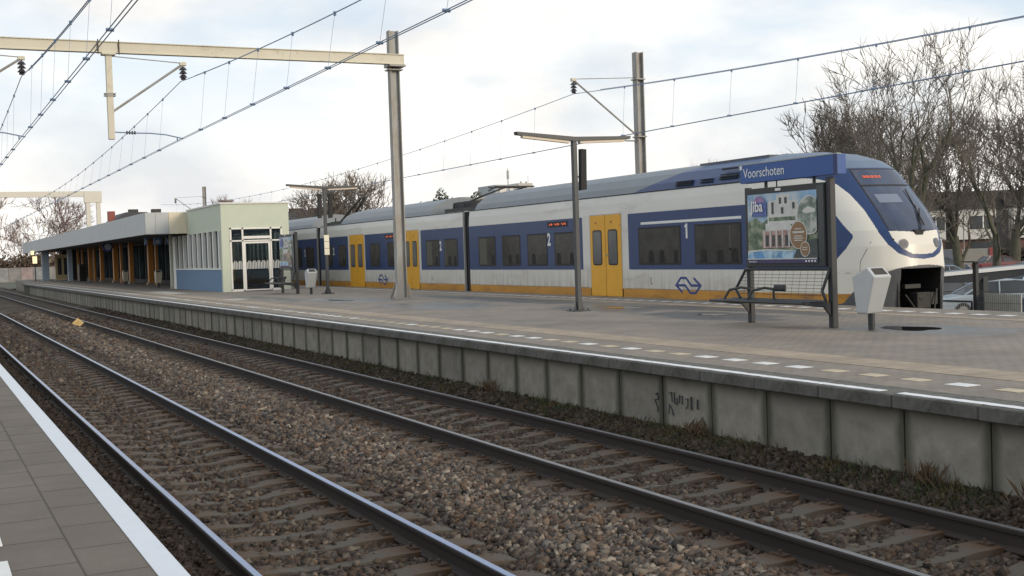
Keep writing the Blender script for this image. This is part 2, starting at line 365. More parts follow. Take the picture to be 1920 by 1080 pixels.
# sleepers
sleeper_m = bpy.data.materials.new('sleeper_concrete'); sleeper_m.use_nodes = True
t = sleeper_m.node_tree; N = t.nodes; L = t.links; b = N['Principled BSDF']; b.inputs['Roughness'].default_value = .9
tc = N.new('ShaderNodeTexCoord'); nz = N.new('ShaderNodeTexNoise'); nz.inputs['Scale'].default_value = 9; nz.inputs['Detail'].default_value = 7; L.new(tc.outputs['Object'], nz.inputs['Vector'])
sx = N.new('ShaderNodeSeparateXYZ'); L.new(tc.outputs['Object'], sx.inputs[0]); ab = N.new('ShaderNodeMath'); ab.operation = 'ABSOLUTE'; L.new(sx.outputs['X'], ab.inputs[0])
s1 = N.new('ShaderNodeMath'); s1.operation = 'SUBTRACT'; s1.inputs[1].default_value = .753; L.new(ab.outputs[0], s1.inputs[0]); s2 = N.new('ShaderNodeMath'); s2.operation = 'ABSOLUTE'; L.new(s1.outputs[0], s2.inputs[0])
ad = N.new('ShaderNodeMath'); ad.operation = 'ADD'; L.new(s2.outputs[0], ad.inputs[0]); nn = N.new('ShaderNodeMath'); nn.operation = 'MULTIPLY'; nn.inputs[1].default_value = .5; L.new(nz.outputs['Fac'], nn.inputs[0]); L.new(nn.outputs[0], ad.inputs[1])
mr = N.new('ShaderNodeMapRange'); mr.inputs['From Min'].default_value = .32; mr.inputs['From Max'].default_value = .68; L.new(ad.outputs[0], mr.inputs['Value'])
mi = N.new('ShaderNodeMixRGB'); mi.inputs['Color1'].default_value = (.080, .042, .020, 1); mi.inputs['Color2'].default_value = (.078, .067, .055, 1); L.new(mr.outputs[0], mi.inputs['Fac']); L.new(mi.outputs[0], b.inputs['Base Color'])
bu = N.new('ShaderNodeBump'); bu.inputs['Strength'].default_value = .4; bu.inputs['Distance'].default_value = .01; L.new(nz.outputs['Fac'], bu.inputs['Height']); L.new(bu.outputs[0], b.inputs['Normal'])
rust = mat('rusty_steel', (.075, .045, .03), .75, var=.35, vscale=14, stretch=(1, .2, 1))
def sleeper_mesh():
    m = MB(); pts = [(-1.25, .02), (-1.1, .035), (-.45, .035), (-.2, .005), (.2, .005), (.45, .035), (1.1, .035), (1.25, .02)]
    for i, (x, zt) in enumerate(pts):
        hw = .135 if abs(x) > .4 else .11
        m.v += [(x, -hw - .03, -.15), (x, -hw, zt), (x, hw, zt), (x, hw + .03, -.15)]
    for i in range(len(pts) - 1):
        k = i * 4
        for q in ((0, 1, 5, 4), (1, 2, 6, 5), (2, 3, 7, 6)): m.f.append([k + j for j in q][::-1]); m.mi.append(0)
    m.f.append([0, 1, 2, 3]); m.f.append([28 + 3, 28 + 2, 28 + 1, 28]); m.mi += [0, 0]
    return m
me_s = None; fast_m = None
for tr_i, (cx, gl, lab) in enumerate(((2.82, 'sleepers of the near track', 'brown dusty concrete sleeper of the track nearest the camera'), (6.627, 'sleepers of the track by the island platform', 'brown dusty concrete sleeper of the track along the island platform wall'))):
    y0 = 1.9 if tr_i == 0 else 5.5
    for k in range(150):
        y = y0 + k * .6
        if me_s is None:
            ob = sleeper_mesh().build('sleeper', sleeper_m, origin=(0, 0, 0)); me_s = ob.data
            for p in me_s.polygons: p.use_smooth = False
        else:
            ob = bpy.data.objects.new('sleeper', me_s); COL.objects.link(ob)
        ob.location = (cx + rnd.uniform(-.015, .015), y + rnd.uniform(-.02, .02), -.945); ob.rotation_euler.z = rnd.uniform(-.012, .012)
        tag(ob, lab, 'sleeper', gl)
        if y < 24:
            for sx_ in (-.753, .753):
                for q in (-.09, .09):
                    if fast_m is None:
                        fm0 = MB().box(-.035, .035, -.05, .05, .02, .052); fm0.tube((q * .2, 0, .04), (q * .2, 0, .085), .014, n=6); fo = fm0.build('rail_fastening', rust, parent=ob, origin=(0, 0, 0)); fast_m = fo.data
                    else:
                        fo = bpy.data.objects.new('rail_fastening', fast_m); COL.objects.link(fo); fo.parent = ob
                    fo.location = (sx_ + q, 0, 0)
m = MB()
for cx, y0 in ((2.82, 91.9), (6.627, 95.5)):
    for k in range(120): m.box(cx - 1.25, cx + 1.25, y0 + k * .6 - .13, y0 + k * .6 + .13, -1.1, -.93)
m.build('far_sleepers', sleeper_m, label='many far sleepers of both tracks running into the distance', cat='sleepers', kind='stuff')

# rails
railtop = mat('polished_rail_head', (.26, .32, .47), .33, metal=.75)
railtop2 = mat('worn_rail_head', (.20, .195, .20), .42, metal=.6, var=.15)
railside = mat('rail_web_rust', (.030, .022, .018), .85, var=.3, vscale=10, stretch=(1, .1, 1))
prof = [(-.07, -.171), (.07, -.171), (.07, -.158), (.014, -.135), (.010, -.045), (.034, -.035), (.036, -.008), (.028, 0), (-.028, 0), (-.036, -.008), (-.034, -.035), (-.010, -.045), (-.014, -.135), (-.07, -.158)]
for x, tm, lb in ((2.067, railtop, 'shiny steel rail closest to the near platform'), (3.574, railtop, 'shiny steel rail of the near track, on its far side'),
                  (5.873, railtop2, 'dull steel rail of the second track, facing the stone strip'), (7.38, railtop2, 'dark steel rail closest to the island platform wall')):
    r = MB().prism(prof, lambda u, v, d: (x + u, d, -.764 + v), -4, 340).build('rail', railside, origin=(x, 0, -.935), label=lb, cat='rail', group='running rails')
    MB().prism([(-.029, .001), (.029, .001), (.029, .004), (-.029, .004)] if tm is railtop2 else [(-.030, -.004), (.030, -.004), (.025, .004), (-.025, .004)], lambda u, v, d: (x + u, d, -.764 + v), -4, 340).build('running_surface', tm, parent=r)

# ---- paving material with wet patches
def paving(name, c1, c2, bw, bh, wets, rot=False):
    m = bpy.data.materials.new(name); m.use_nodes = True; t = m.node_tree; N = t.nodes; L = t.links; b = N['Principled BSDF']
    tc = N.new('ShaderNodeTexCoord'); mp = N.new('ShaderNodeMapping'); L.new(tc.outputs['Object'], mp.inputs['Vector'])
    if rot: mp.inputs['Rotation'].default_value = (0, 0, math.pi / 2)
    br = N.new('ShaderNodeTexBrick'); L.new(mp.outputs[0], br.inputs['Vector']); br.inputs['Scale'].default_value = 1
    br.inputs['Brick Width'].default_value = bw; br.inputs['Row Height'].default_value = bh; br.inputs['Mortar Size'].default_value = .006
    br.inputs['Color1'].default_value = c1 + (1,); br.inputs['Color2'].default_value = c2 + (1,); br.inputs['Mortar'].default_value = tuple(.45 * x for x in c1) + (1,)
    n = N.new('ShaderNodeTexNoise'); n.inputs['Scale'].default_value = .9; n.inputs['Detail'].default_value = 9; n.inputs['Roughness'].default_value = .68; L.new(tc.outputs['Object'], n.inputs['Vector'])
    r = N.new('ShaderNodeMapRange'); r.inputs['From Min'].default_value = .3; r.inputs['From Max'].default_value = .7; r.inputs['To Min'].default_value = .72; r.inputs['To Max'].default_value = 1.22; L.new(n.outputs['Fac'], r.inputs['Value'])
    s = N.new('ShaderNodeVectorMath'); s.operation = 'SCALE'; L.new(br.outputs['Color'], s.inputs[0]); L.new(r.outputs[0], s.inputs['Scale'])
    # wetness: ellipses with a noisy edge
    acc = None
    n2 = N.new('ShaderNodeTexNoise'); n2.inputs['Scale'].default_value = 1.3; n2.inputs['Detail'].default_value = 7; L.new(tc.outputs['Object'], n2.inputs['Vector'])
    for (wx, wy, rx, ry) in wets:
        m1 = N.new('ShaderNodeMapping'); m1.vector_type = 'POINT'; m1.inputs['Location'].default_value = (-wx / rx, -wy / ry, 0); m1.inputs['Scale'].default_value = (1 / rx, 1 / ry, 0); L.new(tc.outputs['Object'], m1.inputs['Vector'])
        ln = N.new('ShaderNodeVectorMath'); ln.operation = 'LENGTH'; L.new(m1.outputs[0], ln.inputs[0])
        if acc is None: acc = ln.outputs['Value']
        else:
            mi = N.new('ShaderNodeMath'); mi.operation = 'MINIMUM'; L.new(acc, mi.inputs[0]); L.new(ln.outputs['Value'], mi.inputs[1]); acc = mi.outputs[0]
    if acc is not None:
        ad = N.new('ShaderNodeMath'); ad.operation = 'MULTIPLY_ADD'; L.new(n2.outputs['Fac'], ad.inputs[0]); ad.inputs[1].default_value = 1.6; L.new(acc, ad.inputs[2])
        wm = N.new('ShaderNodeMapRange'); wm.interpolation_type = 'SMOOTHSTEP'; wm.inputs['From Min'].default_value = 1.5; wm.inputs['From Max'].default_value = 2.0; wm.inputs['To Min'].default_value = 1; wm.inputs['To Max'].default_value = 0; L.new(ad.outputs[0], wm.inputs['Value'])
        mi = N.new('ShaderNodeMixRGB'); mi.blend_type = 'MULTIPLY'; L.new(wm.outputs[0], mi.inputs['Fac']); L.new(s.outputs[0], mi.inputs['Color1']); mi.inputs['Color2'].default_value = (.40, .44, .50, 1)
        L.new(mi.outputs[0], b.inputs['Base Color'])
        ro = N.new('ShaderNodeMapRange'); ro.inputs['To Min'].default_value = .78; ro.inputs['To Max'].default_value = .30; L.new(wm.outputs[0], ro.inputs['Value']); L.new(ro.outputs[0], b.inputs['Roughness'])
    else:
        L.new(s.outputs[0], b.inputs['Base Color']); b.inputs['Roughness'].default_value = .8
    n3 = N.new('ShaderNodeTexNoise'); n3.inputs['Scale'].default_value = 70; L.new(tc.outputs['Object'], n3.inputs['Vector'])
    bu = N.new('ShaderNodeBump'); bu.inputs['Strength'].default_value = .25; bu.inputs['Distance'].default_value = .01; L.new(n3.outputs['Fac'], bu.inputs['Height']); L.new(bu.outputs[0], b.inputs['Normal'])
    return m
wets = [(14.3, 14.4, .9, 1.7), (14.5, 20.4, 1.0, 2.4), (15.0, 25.0, 1.2, 2.2), (13.0, 31.2, 1.3, 2.6), (12.9, 38.6, 1.2, 2.8), (16.2, 22.0, .6, 4), (15.8, 33.0, .8, 6), (14.6, 10, 1.2, 1.6), (11.6, 44, .5, 5)]
pav = paving('island_paving', (.215, .185, .155), (.245, .208, .172), .21, .105, wets)
pavn = paving('near_paving', (.122, .102, .083), (.127, .105, .085), 60., 60., [])
stripe = paving('guide_strip_paving', (.31, .25, .19), (.345, .28, .21), .3, .3, [])
edgew = mat('worn_white_line', (.72, .73, .75), .6, var=.05, vscale=10, dirt=(.36, .35, .33), dscale=2.6, dpos=.66)
# island platform
pl = MB(); poly = [(8.62, -3), (18.55, -3), (18.55, 150), (10.2, 150), (8.62, 112)]
pl.prism([(x, y) for x, y in poly], lambda u, v, d: (u, v, d), -1.7, 0)
plat = struct('island_platform', pl, pav)
MB().box(9.78, 10.42, -3, 112, .0015, .004).build('guide_strip', stripe, parent=plat)
MB().box(16.6, 16.95, -3, 150, .0015, .004).build('guide_strip', stripe, parent=plat)
tilew = mat('white_tile', (.66, .67, .66), .6, var=.12, vscale=4)
tiley = mat('yellowed_tile', (.47, .40, .28), .7, var=.2, vscale=4)
far = MB(); k = 0; tm = {}
for k in range(-6, 160):
    y = 8.71 + k * .615
    if k < 80:
        wht = rnd.random() < .4 or k in (0, 4, 5, 6)
        if wht not in tm:
            o = MB().box(-.1, .1, -.14, .14, .001, .005).build('marker_tile', tilew if wht else tiley, parent=plat, origin=(0, 0, 0)); tm[wht] = o.data
        else:
            o = bpy.data.objects.new('marker_tile', tm[wht]); COL.objects.link(o); o.parent = plat
        o.location = (9.18, y, 0)
    else: far.box(9.08, 9.28, y - .14, y + .14, .001, .005)
for k in range(-8, 150):
    y = 15.6 + k * .615; far.box(17.45, 17.68, y - .14, y + .14, .001, .005)
o = far.build('far_marker_tiles', tilew, parent=plat); o['kind'] = 'stuff'
# pale rectangular slabs by the waiting room
MB().box(10.15, 10.8, 43.6, 45.2, .006, .010).box(10.2, 11.1, 56, 62, .006, .010).build('pale_slab', mat('pale_slab', (.42, .40, .36), .8, var=.1), parent=plat)
# puddles
pudm = mat('standing_water', (.03, .03, .032), .035, spec=.8)
for cx, cy, rx, ry, sd, lb in ((14.32, 14.65, .30, .66, 3, 'dark puddle on the paving right of the nearest litter bin'), (12.6, 38.7, .28, .8, 5, 'small pale puddle on the paving left of the gantry mast'),
                           (14.75, 20.7, .22, .42, 9, 'shallow puddle on the paving left of the poster seat'), (15.2, 24.9, .22, .7, 12, 'brownish puddle right of the nearer lamp foot')):
    rr = random.Random(sd); pts = []
    ph = [rr.uniform(0, 6) for _ in range(4)]
    for i in range(40):
        a = 2 * math.pi * i / 40; q = 1 + .18 * math.sin(2 * a + ph[0]) + .13 * math.sin(3 * a + ph[1]) + .08 * math.sin(5 * a + ph[2])
        pts.append((cx + rx * q * math.cos(a), cy + ry * q * math.sin(a)))
    MB().prism(pts, lambda u, v, d: (u, v, d), .0005, .006).build('puddle', pudm, origin=(cx, cy, 0), kind='structure', label=lb)
# the near wall of the island platform
wallc = bpy.data.materials.new('wall_concrete'); wallc.use_nodes = True
t = wallc.node_tree; N = t.nodes; L = t.links; b = N['Principled BSDF']; b.inputs['Roughness'].default_value = .9; b.inputs['Specular IOR Level'].default_value = .2
tc = N.new('ShaderNodeTexCoord'); ge = N.new('ShaderNodeObjectInfo')
n = N.new('ShaderNodeTexNoise'); n.inputs['Scale'].default_value = 3; n.inputs['Detail'].default_value = 9; n.inputs['Roughness'].default_value = .7
mpp = N.new('ShaderNodeVectorMath'); mpp.operation = 'MULTIPLY_ADD'; L.new(ge.outputs['Location'], mpp.inputs[0]); mpp.inputs[1].default_value = (1, 1, 1); L.new(tc.outputs['Object'], mpp.inputs[2]); L.new(mpp.outputs[0], n.inputs['Vector'])
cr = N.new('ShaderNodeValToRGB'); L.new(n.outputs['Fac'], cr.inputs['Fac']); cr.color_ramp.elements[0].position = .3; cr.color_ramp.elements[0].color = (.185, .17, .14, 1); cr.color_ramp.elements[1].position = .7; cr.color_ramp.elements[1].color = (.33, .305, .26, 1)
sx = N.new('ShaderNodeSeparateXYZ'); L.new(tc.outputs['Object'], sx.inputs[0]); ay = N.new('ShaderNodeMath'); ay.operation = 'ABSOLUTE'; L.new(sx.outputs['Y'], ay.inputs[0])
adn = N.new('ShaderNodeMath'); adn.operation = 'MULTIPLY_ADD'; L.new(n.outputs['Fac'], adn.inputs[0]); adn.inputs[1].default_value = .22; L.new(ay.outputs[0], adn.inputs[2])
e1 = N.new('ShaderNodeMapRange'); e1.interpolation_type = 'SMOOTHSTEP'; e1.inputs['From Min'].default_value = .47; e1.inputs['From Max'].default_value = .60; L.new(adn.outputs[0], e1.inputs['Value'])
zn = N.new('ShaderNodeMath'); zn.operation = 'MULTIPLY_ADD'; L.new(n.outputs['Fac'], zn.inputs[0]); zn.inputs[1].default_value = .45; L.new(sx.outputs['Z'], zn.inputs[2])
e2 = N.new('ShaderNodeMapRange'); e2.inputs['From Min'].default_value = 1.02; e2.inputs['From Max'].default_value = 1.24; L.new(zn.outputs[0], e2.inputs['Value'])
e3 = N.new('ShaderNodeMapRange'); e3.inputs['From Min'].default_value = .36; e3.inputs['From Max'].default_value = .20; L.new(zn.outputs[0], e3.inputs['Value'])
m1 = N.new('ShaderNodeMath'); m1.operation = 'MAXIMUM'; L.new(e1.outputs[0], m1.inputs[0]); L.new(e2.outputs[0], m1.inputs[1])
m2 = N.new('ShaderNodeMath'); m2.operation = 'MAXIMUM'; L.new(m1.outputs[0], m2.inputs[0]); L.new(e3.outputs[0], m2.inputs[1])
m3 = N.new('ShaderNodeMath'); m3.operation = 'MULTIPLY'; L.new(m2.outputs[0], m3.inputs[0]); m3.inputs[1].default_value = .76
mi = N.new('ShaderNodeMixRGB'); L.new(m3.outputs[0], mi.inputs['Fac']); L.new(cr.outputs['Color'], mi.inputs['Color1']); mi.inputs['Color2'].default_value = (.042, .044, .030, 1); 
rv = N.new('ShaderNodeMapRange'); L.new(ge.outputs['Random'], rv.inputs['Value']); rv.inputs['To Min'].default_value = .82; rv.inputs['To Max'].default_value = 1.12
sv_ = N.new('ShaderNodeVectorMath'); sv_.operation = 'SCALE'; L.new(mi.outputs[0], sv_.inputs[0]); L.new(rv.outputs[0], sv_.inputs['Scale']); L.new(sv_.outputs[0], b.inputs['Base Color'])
bu = N.new('ShaderNodeBump'); bu.inputs['Strength'].default_value = .35; bu.inputs['Distance'].default_value = .012; L.new(n.outputs['Fac'], bu.inputs['Height']); L.new(bu.outputs[0], b.inputs['Normal'])
cop = mat('coping_concrete', (.115, .112, .10), .9, var=.3, vscale=7, bump=.6, bscale=18, dirt=(.05, .05, .038), dscale=3, dpos=.56)
capt = mat('coping_top', (.27, .28, .30), .8, var=.1, vscale=8)
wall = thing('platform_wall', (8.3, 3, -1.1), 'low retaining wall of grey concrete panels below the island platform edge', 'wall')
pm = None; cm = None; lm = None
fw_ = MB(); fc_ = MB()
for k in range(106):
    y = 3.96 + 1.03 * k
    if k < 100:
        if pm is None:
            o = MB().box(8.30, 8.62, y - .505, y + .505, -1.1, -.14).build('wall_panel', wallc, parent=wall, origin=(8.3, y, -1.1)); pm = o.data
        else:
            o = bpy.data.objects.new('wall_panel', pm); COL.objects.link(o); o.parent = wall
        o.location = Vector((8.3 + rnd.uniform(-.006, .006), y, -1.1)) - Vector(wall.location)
        if k == 8: gpanel = o
    else: fw_.box(8.30, 8.62, y - .505, y + .505, -1.1, -.14)
    yc = 3.97 + 1.035 * k
    if k < 100:
        if cm is None:
            m = MB().box(8.17, 8.62, yc - .514, yc + .514, -.135, .0)
            o = m.build('coping_stone', cop, parent=wall, origin=(8.17, yc, 0)); cm = o.data
            bm = bmesh.new(); bm.from_mesh(cm); bmesh.ops.bevel(bm, geom=[e for e in bm.edges], offset=.012, segments=1, affect='EDGES'); bm.to_mesh(cm); bm.free()
        else:
            o = bpy.data.objects.new('coping_stone', cm); COL.objects.link(o); o.parent = wall
        o.location = Vector((8.17 + rnd.uniform(-.006, .006), yc, rnd.uniform(-.003, .001))) - Vector(wall.location)
    else: fc_.box(8.17, 8.62, yc - .514, yc + .514, -.135, .0)
    # painted line on each coping, worn at the joints
    if k == 8: continue
fw_.build('far_wall_panels', wallc, parent=wall)['kind'] = 'stuff'
fc_.build('far_coping_stones', cop, parent=wall)['kind'] = 'stuff'
m = MB()
for k in range(106):
    yc = 3.97 + 1.035 * k; a, b_ = yc - .508, yc + .508
    if k == 5: a += .22            # worn stretch of line
    x0 = 8.235; n_ = 14; pts = [(x0 + rnd.uniform(-.006, .010), a + (b_ - a) * i / n_) for i in range(n_ + 1)] + [(8.345 + rnd.uniform(-.012, .008), b_ - (b_ - a) * i / n_) for i in range(n_ + 1)]
    m.prism(pts, lambda u, v, d: (u, v, d), .0015, .005)
m.build('edge_line', edgew, parent=wall)
gr = MB(); gm = mat('black_spray_paint', (.035, .04, .05), .7, var=.3, vscale=12)
F = lambda u, v, d: (8.285 - d, u, v)
for pts in ([(12.57, -.36), (12.50, -.345), (12.49, -.46)], [(12.44, -.34), (12.44, -.47), (12.38, -.48), (12.38, -.4)], [(12.33, -.36), (12.33, -.46)], [(12.33, -.38), (12.27, -.37), (12.27, -.47)], [(12.21, -.40), (12.15, -.39), (12.15, -.47), (12.2, -.52)],
            [(12.57, -.62), (12.55, -.5), (12.5, -.55), (12.47, -.63)], [(12.08, -.36), (12.08, -.52)], [(11.95, -.38), (11.955, -.5)], [(12.86, -.4), (12.82, -.38), (12.80, -.45), (12.88, -.47), (12.82, -.56), (12.82, -.62)]):
    gr.ribbon(pts, .009 if pts[0][0] > 12.1 else .02, F, -.006, .004)
gr.build('graffiti', gm, parent=wall)
# near platform
npl = MB().prism([(-6, -3), (.955, -3), (.955, 260), (-6, 260)], lambda u, v, d: (u, v, d), -1.7, 0)
npo = struct('near_platform', npl, pavn)
MB().box(.955, 1.088, -3, 260, -.15, 0).build('edge_slab', concr, parent=npo)
MB().box(.955, 1.086, -3, 260, .0015, .004).build('edge_line', mat('fresh_white_line', (.60, .64, .70), .55, var=.03, vscale=8), parent=npo)
j = MB()
for k in range(400): j.box(.66, .664, 0, 1, -.02, .0001) if k == 0 else None
j = MB().box(.655, .663, -3, 260, .001, .0022)
for k in range(60):
    j.box(-6, .655, 2.1 + k * .6, 2.1015 + k * .6, .001, .0022); j.box(.663, .955, 2.4 + k * .6, 2.4015 + k * .6, .001, .0022)
j.build('tile_joint', mat('joint_dark', (.07, .06, .05), .9), parent=npo)
for y in (6.18, 6.88, 7.58, 8.28):
    MB().box(.13, .345, y, y + .33, .003, .007).build('marker_tile', tilew, parent=npo)

# weeds at the wall foot
m = MB(); rr = random.Random(5)
def blade(m, x, y, z, h, ln, wd):
    a = rr.uniform(0, 6.28); dx, dy = math.cos(a), math.sin(a); k = len(m.v)
    m.v += [(x - dy * wd, y + dx * wd, z), (x + dy * wd, y - dx * wd, z), (x + dx * ln * .4 + dy * wd * .6, y + dy * ln * .4 - dx * wd * .6, z + h * .65), (x + dx * ln, y + dy * ln, z + h)]
    m.f.append([k, k + 1, k + 2, k + 3]); m.mi.append(0)
for _ in range(42000):
    y = 4 + 46 * rr.random() ** 1.5; x = 8.27 - abs(rr.gauss(0, .26))
    if x < 7.5: continue
    cl = math.sin(y * 1.7) + math.sin(y * 4.1 + 1) + .6 * math.sin(y * .6)
    if rr.random() > .5 + .3 * cl: continue
    h = rr.uniform(.02, .09) * (1.8 if x > 8.15 and rr.random() < .15 else 1)
    blade(m, x, y, bal_z(x) + .0, h, rr.uniform(.01, .07), .004)
m.build('weeds', mat('weed_green', (.045, .06, .02), .8, var=.5, vscale=3, dirt=(.10, .075, .03), dscale=2, dpos=.5), label='low green and straw weeds growing along the platform wall foot', cat='weeds', kind='stuff')
m = MB()
for cy in (5.2, 11.9, 6.9, 8.2, 17.6, 5.8):
    for _ in range(60):
        blade(m, 8.22 + rr.uniform(-.08, .05), cy + rr.gauss(0, .13), -.80, rr.uniform(.08, .26), rr.uniform(.03, .15), .003)
m.build('dry_grass', mat('straw', (.13, .085, .045), .85, var=.3, vscale=8), label='dry straw coloured tufts against the platform wall', cat='grass', kind='stuff')
# litter scrap
MB().box(8.0, 8.05, 11.3, 11.38, -.86, -.83).build('litter_scrap', mat('red_wrapper', (.5, .05, .03), .4), origin=(8.0, 11.3, -.86), label='small red scrap of litter on the stones by the wall', cat='litter')
# yellow diamond marker between the tracks
t_ = thing('track_marker', (5.39, 48.2, -.9), 'small yellow diamond marker standing between the two tracks', 'marker')
Fd = lambda u, v, d: (5.39 + u, 48.2 + d, -.72 + v)
MB().prism([(-.22, 0), (0, -.19), (.22, 0), (0, .19)], Fd, -.012, .012).build('plate', mat('marker_yellow', (.52, .36, .13), .5, var=.1), parent=t_)
MB().tube((5.39, 48.23, -.93), (5.39, 48.23, -.7), .02).build('post', galv, parent=t_)
MB().ribbon([(-.15, 0), (0, -.13), (.15, 0), (0, .13), (-.15, 0)], .02, Fd, -.016, -.012).build('border', mat('marker_edge', (.65, .5, .3), .5), parent=t_)

# ================================================================ TRAIN
CX = 20.07; SX = 18.65
def lerp(T, z):
    if z <= T[0][0]: return T[0][1]
    for (a, b), (c, d) in zip(T, T[1:]):
        if z <= c: return b + (d - b) * (z - a) / (c - a)
    return T[-1][1]
YF = [(-.6, 20.17), (.3, 20.10), (.8, 20.05), (1.3, 20.10), (1.65, 20.23), (2.1, 20.55), (2.55, 20.97), (3.05, 21.42), (3.3, 21.80), (3.5, 22.45), (3.62, 23.25), (3.7, 24.6)]
W = [(-.6, 1.42), (2.45, 1.42), (2.75, 1.40), (3.0, 1.36), (3.2, 1.28), (3.45, 1.05), (3.6, .68), (3.7, .1)]
ND, NP = 2.2, 2.6
train = thing('train', (CX, 20, -.76), 'white, blue and yellow electric passenger train at the far side of the island platform', 'train')
# --- nose: a dense skin split by colour
zs = []
z = -.5
while z < 3.69: zs.append(z); z += (.010 if .2 < z < 3.2 else .014)
zs.append(3.695)
NT = 300; NC = 440
rings = []
for z in zs:
    w_ = lerp(W, z); yf = lerp(YF, z); row = []
    for i in range(5): row.append((-w_, 24.5 + (yf + ND - 24.5) * i / 5))
    for i in range(NT + 1):
        t = math.pi * i / NT; c = math.cos(t); s = math.sin(t)
        a = -w_ * (abs(c) ** (2 / NP)) * (1 if c > 0 else -1)
        row.append((a, yf + ND * (1 - abs(s) ** (2 / NP))))
    for i in range(4, -1, -1): row.append((w_, 24.5 + (yf + ND - 24.5) * i / 5))
    row = np.array([(a, min(y, 24.5)) for a, y in row]); sl = np.concatenate([[0], np.cumsum(np.hypot(*np.diff(row, axis=0).T))])
    # even columns: two fixed side strips, fine ones round the front
    cut = np.interp(23.0, row[:len(row) // 2, 1][::-1], sl[:len(row) // 2][::-1]) if row[0, 1] > 23.0 else 0
    u = np.concatenate([np.linspace(0, cut, 6)[:-1], np.linspace(cut, sl[-1] - cut, NC), np.linspace(sl[-1] - cut, sl[-1], 6)[1:]])
    rings.append([(CX + float(a), float(y), z) for a, y in zip(np.interp(u, sl, row[:, 0]), np.interp(u, sl, row[:, 1]))])
WE = [(1.58, 0.0), (1.62, .60), (1.66, .73), (2.09, .745), (2.63, .725), (2.85, .725), (3.09, .71)]
BO = [(.98, 0), (1.01, .34), (1.12, .62), (1.32, .80), (1.61, .90), (2.14, .94), (2.48, .98), (2.74, 1.06), (2.88, 1.2), (2.97, 1.36)]
BI = [(1.09, 0), (1.10, .29), (1.24, .55), (1.42, .67), (1.63, .72)]
def cls(a, y, z):
    a = abs(a)
    # lower edge of the body shell
    zb = .85 - .0 if y < 20.06 else lerp([(20.06, .84), (20.2, .78), (20.4, .67), (20.66, .49), (20.96, .28), (21.2, .03), (21.3, .02)], y)
    if z < zb:
        return 'cav' if a < .60 and z < .78 else 'skirt'
    if z > 3.11: 
        return 'roof'
    if 1.58 <= z <= 3.09 and a < lerp(WE, z):
        return 'seal' if (a > lerp(WE, z) - .035 or z > 3.06 or z < 1.615) else 'glass'
    if z >= 2.97: return 'blue'
    if z >= .98:
        if a < lerp(BO, z):
            if z > 1.62: return 'blue'
            if z > 1.09 and a < lerp(BI, z): return 'white'
            return 'blue'
    if .8 < z < 2.42:
        # pointed end of the side band
        ye = lerp([(.8, 21.62), (1.0, 21.37), (1.27, 21.09), (1.48, 20.96), (1.56, 20.96), (1.79, 21.21), (2.07, 21.48), (2.42, 21.85)], z)
        if y > ye: return 'blue'
    if z < .24 and y > 21.0: return 'orange'
    return 'white'
groups = {}
vidx = {}
nr = len(rings[0])
allv = [p for r_ in rings for p in r_]
for j in range(len(zs) - 1):
    for i in range(nr - 1):
        q = [j * nr + i, j * nr + i + 1, (j + 1) * nr + i + 1, (j + 1) * nr + i]
        P = [allv[k] for k in q]; cx = sum(p[0] for p in P) / 4 - CX; cy = sum(p[1] for p in P) / 4; cz = sum(p[2] for p in P) / 4
        groups.setdefault(cls(cx, cy, cz), []).append(q)
def skin(name, faces, m, off=0, parent=train):
    used = {}; mb = MB()
    for q in faces:
        f = []
        for k in q:
            if k not in used:
                used[k] = len(mb.v); x, y, z = allv[k]; mb.v.append((x, y + off, z))
            f.append(used[k])
        mb.f.append(f); mb.mi.append(0)
    return mb.build(name, m, parent=parent, smooth=True)
cream_w = mat('nose_white_paint', (.74, .71, .63), .26, var=.03, vscale=1.2)
nose = skin('nose_shell', groups['white'], cream_w)
skin('blue_nose_band', groups['blue'], blue_p); ws = skin('windscreen', groups['glass'], glass_w); skin('windscreen_seal', groups['seal'], rub); skin('nose_roof', groups['roof'], mat('nose_roof_blue_grey', (.12, .17, .25), .45, var=.08))
skin('front_skirt', groups['skirt'], skirtg); [skin('nose_orange_skirt', [q for q in groups['orange'] if (allv[q[0]][0] < CX) == sd_], orange_p) for sd_ in (True, False)]
def front_y(a, z):
    w_ = lerp(W, z); return lerp(YF, z) + ND * (1 - (1 - min(1, abs(a) / w_) ** NP) ** (1 / NP))
# cavity with coupler
m = MB(); cb = MB().box(CX - .62, CX + .62, 21.4, 21.45, -.5, .84).box(CX - .66, CX - .60, 20.2, 21.4, -.5, .84).box(CX + .60, CX + .66, 20.2, 21.4, -.5, .84).box(CX - .62, CX + .62, 20.2, 21.4, .80, .84)
cb.build('coupler_bay', dark, parent=train)
cp = MB().tube((CX, 21.4, .05), (CX, 20.3, .05), .11, n=14).box(CX - .2, CX + .2, 20.08, 20.34, -.13, .24).tube((CX - .1, 20.07, .12), (CX - .1, 20.12, .12), .06, n=12)
cp.build('coupler', mat('coupler_steel', (.025, .024, .022), .55, metal=.3, var=.3, vscale=10), parent=train, bevel=.02)
MB().box(CX - .36, CX + .1, 20.28, 20.4, .33, .42).tube((CX - .42, 20.22, .2), (CX - .1, 20.1, -.28), .02).tube((CX + .5, 20.2, .3), (CX + .3, 20.1, -.25), .02).tube((CX - .3, 20.2, -.2), (CX + .55, 20.12, -.3), .025).box(CX + .34, CX + .54, 20.22, 20.34, -.05, .22).build('coupler_hoses', mat('hose', (.03, .028, .026), .6), parent=train)
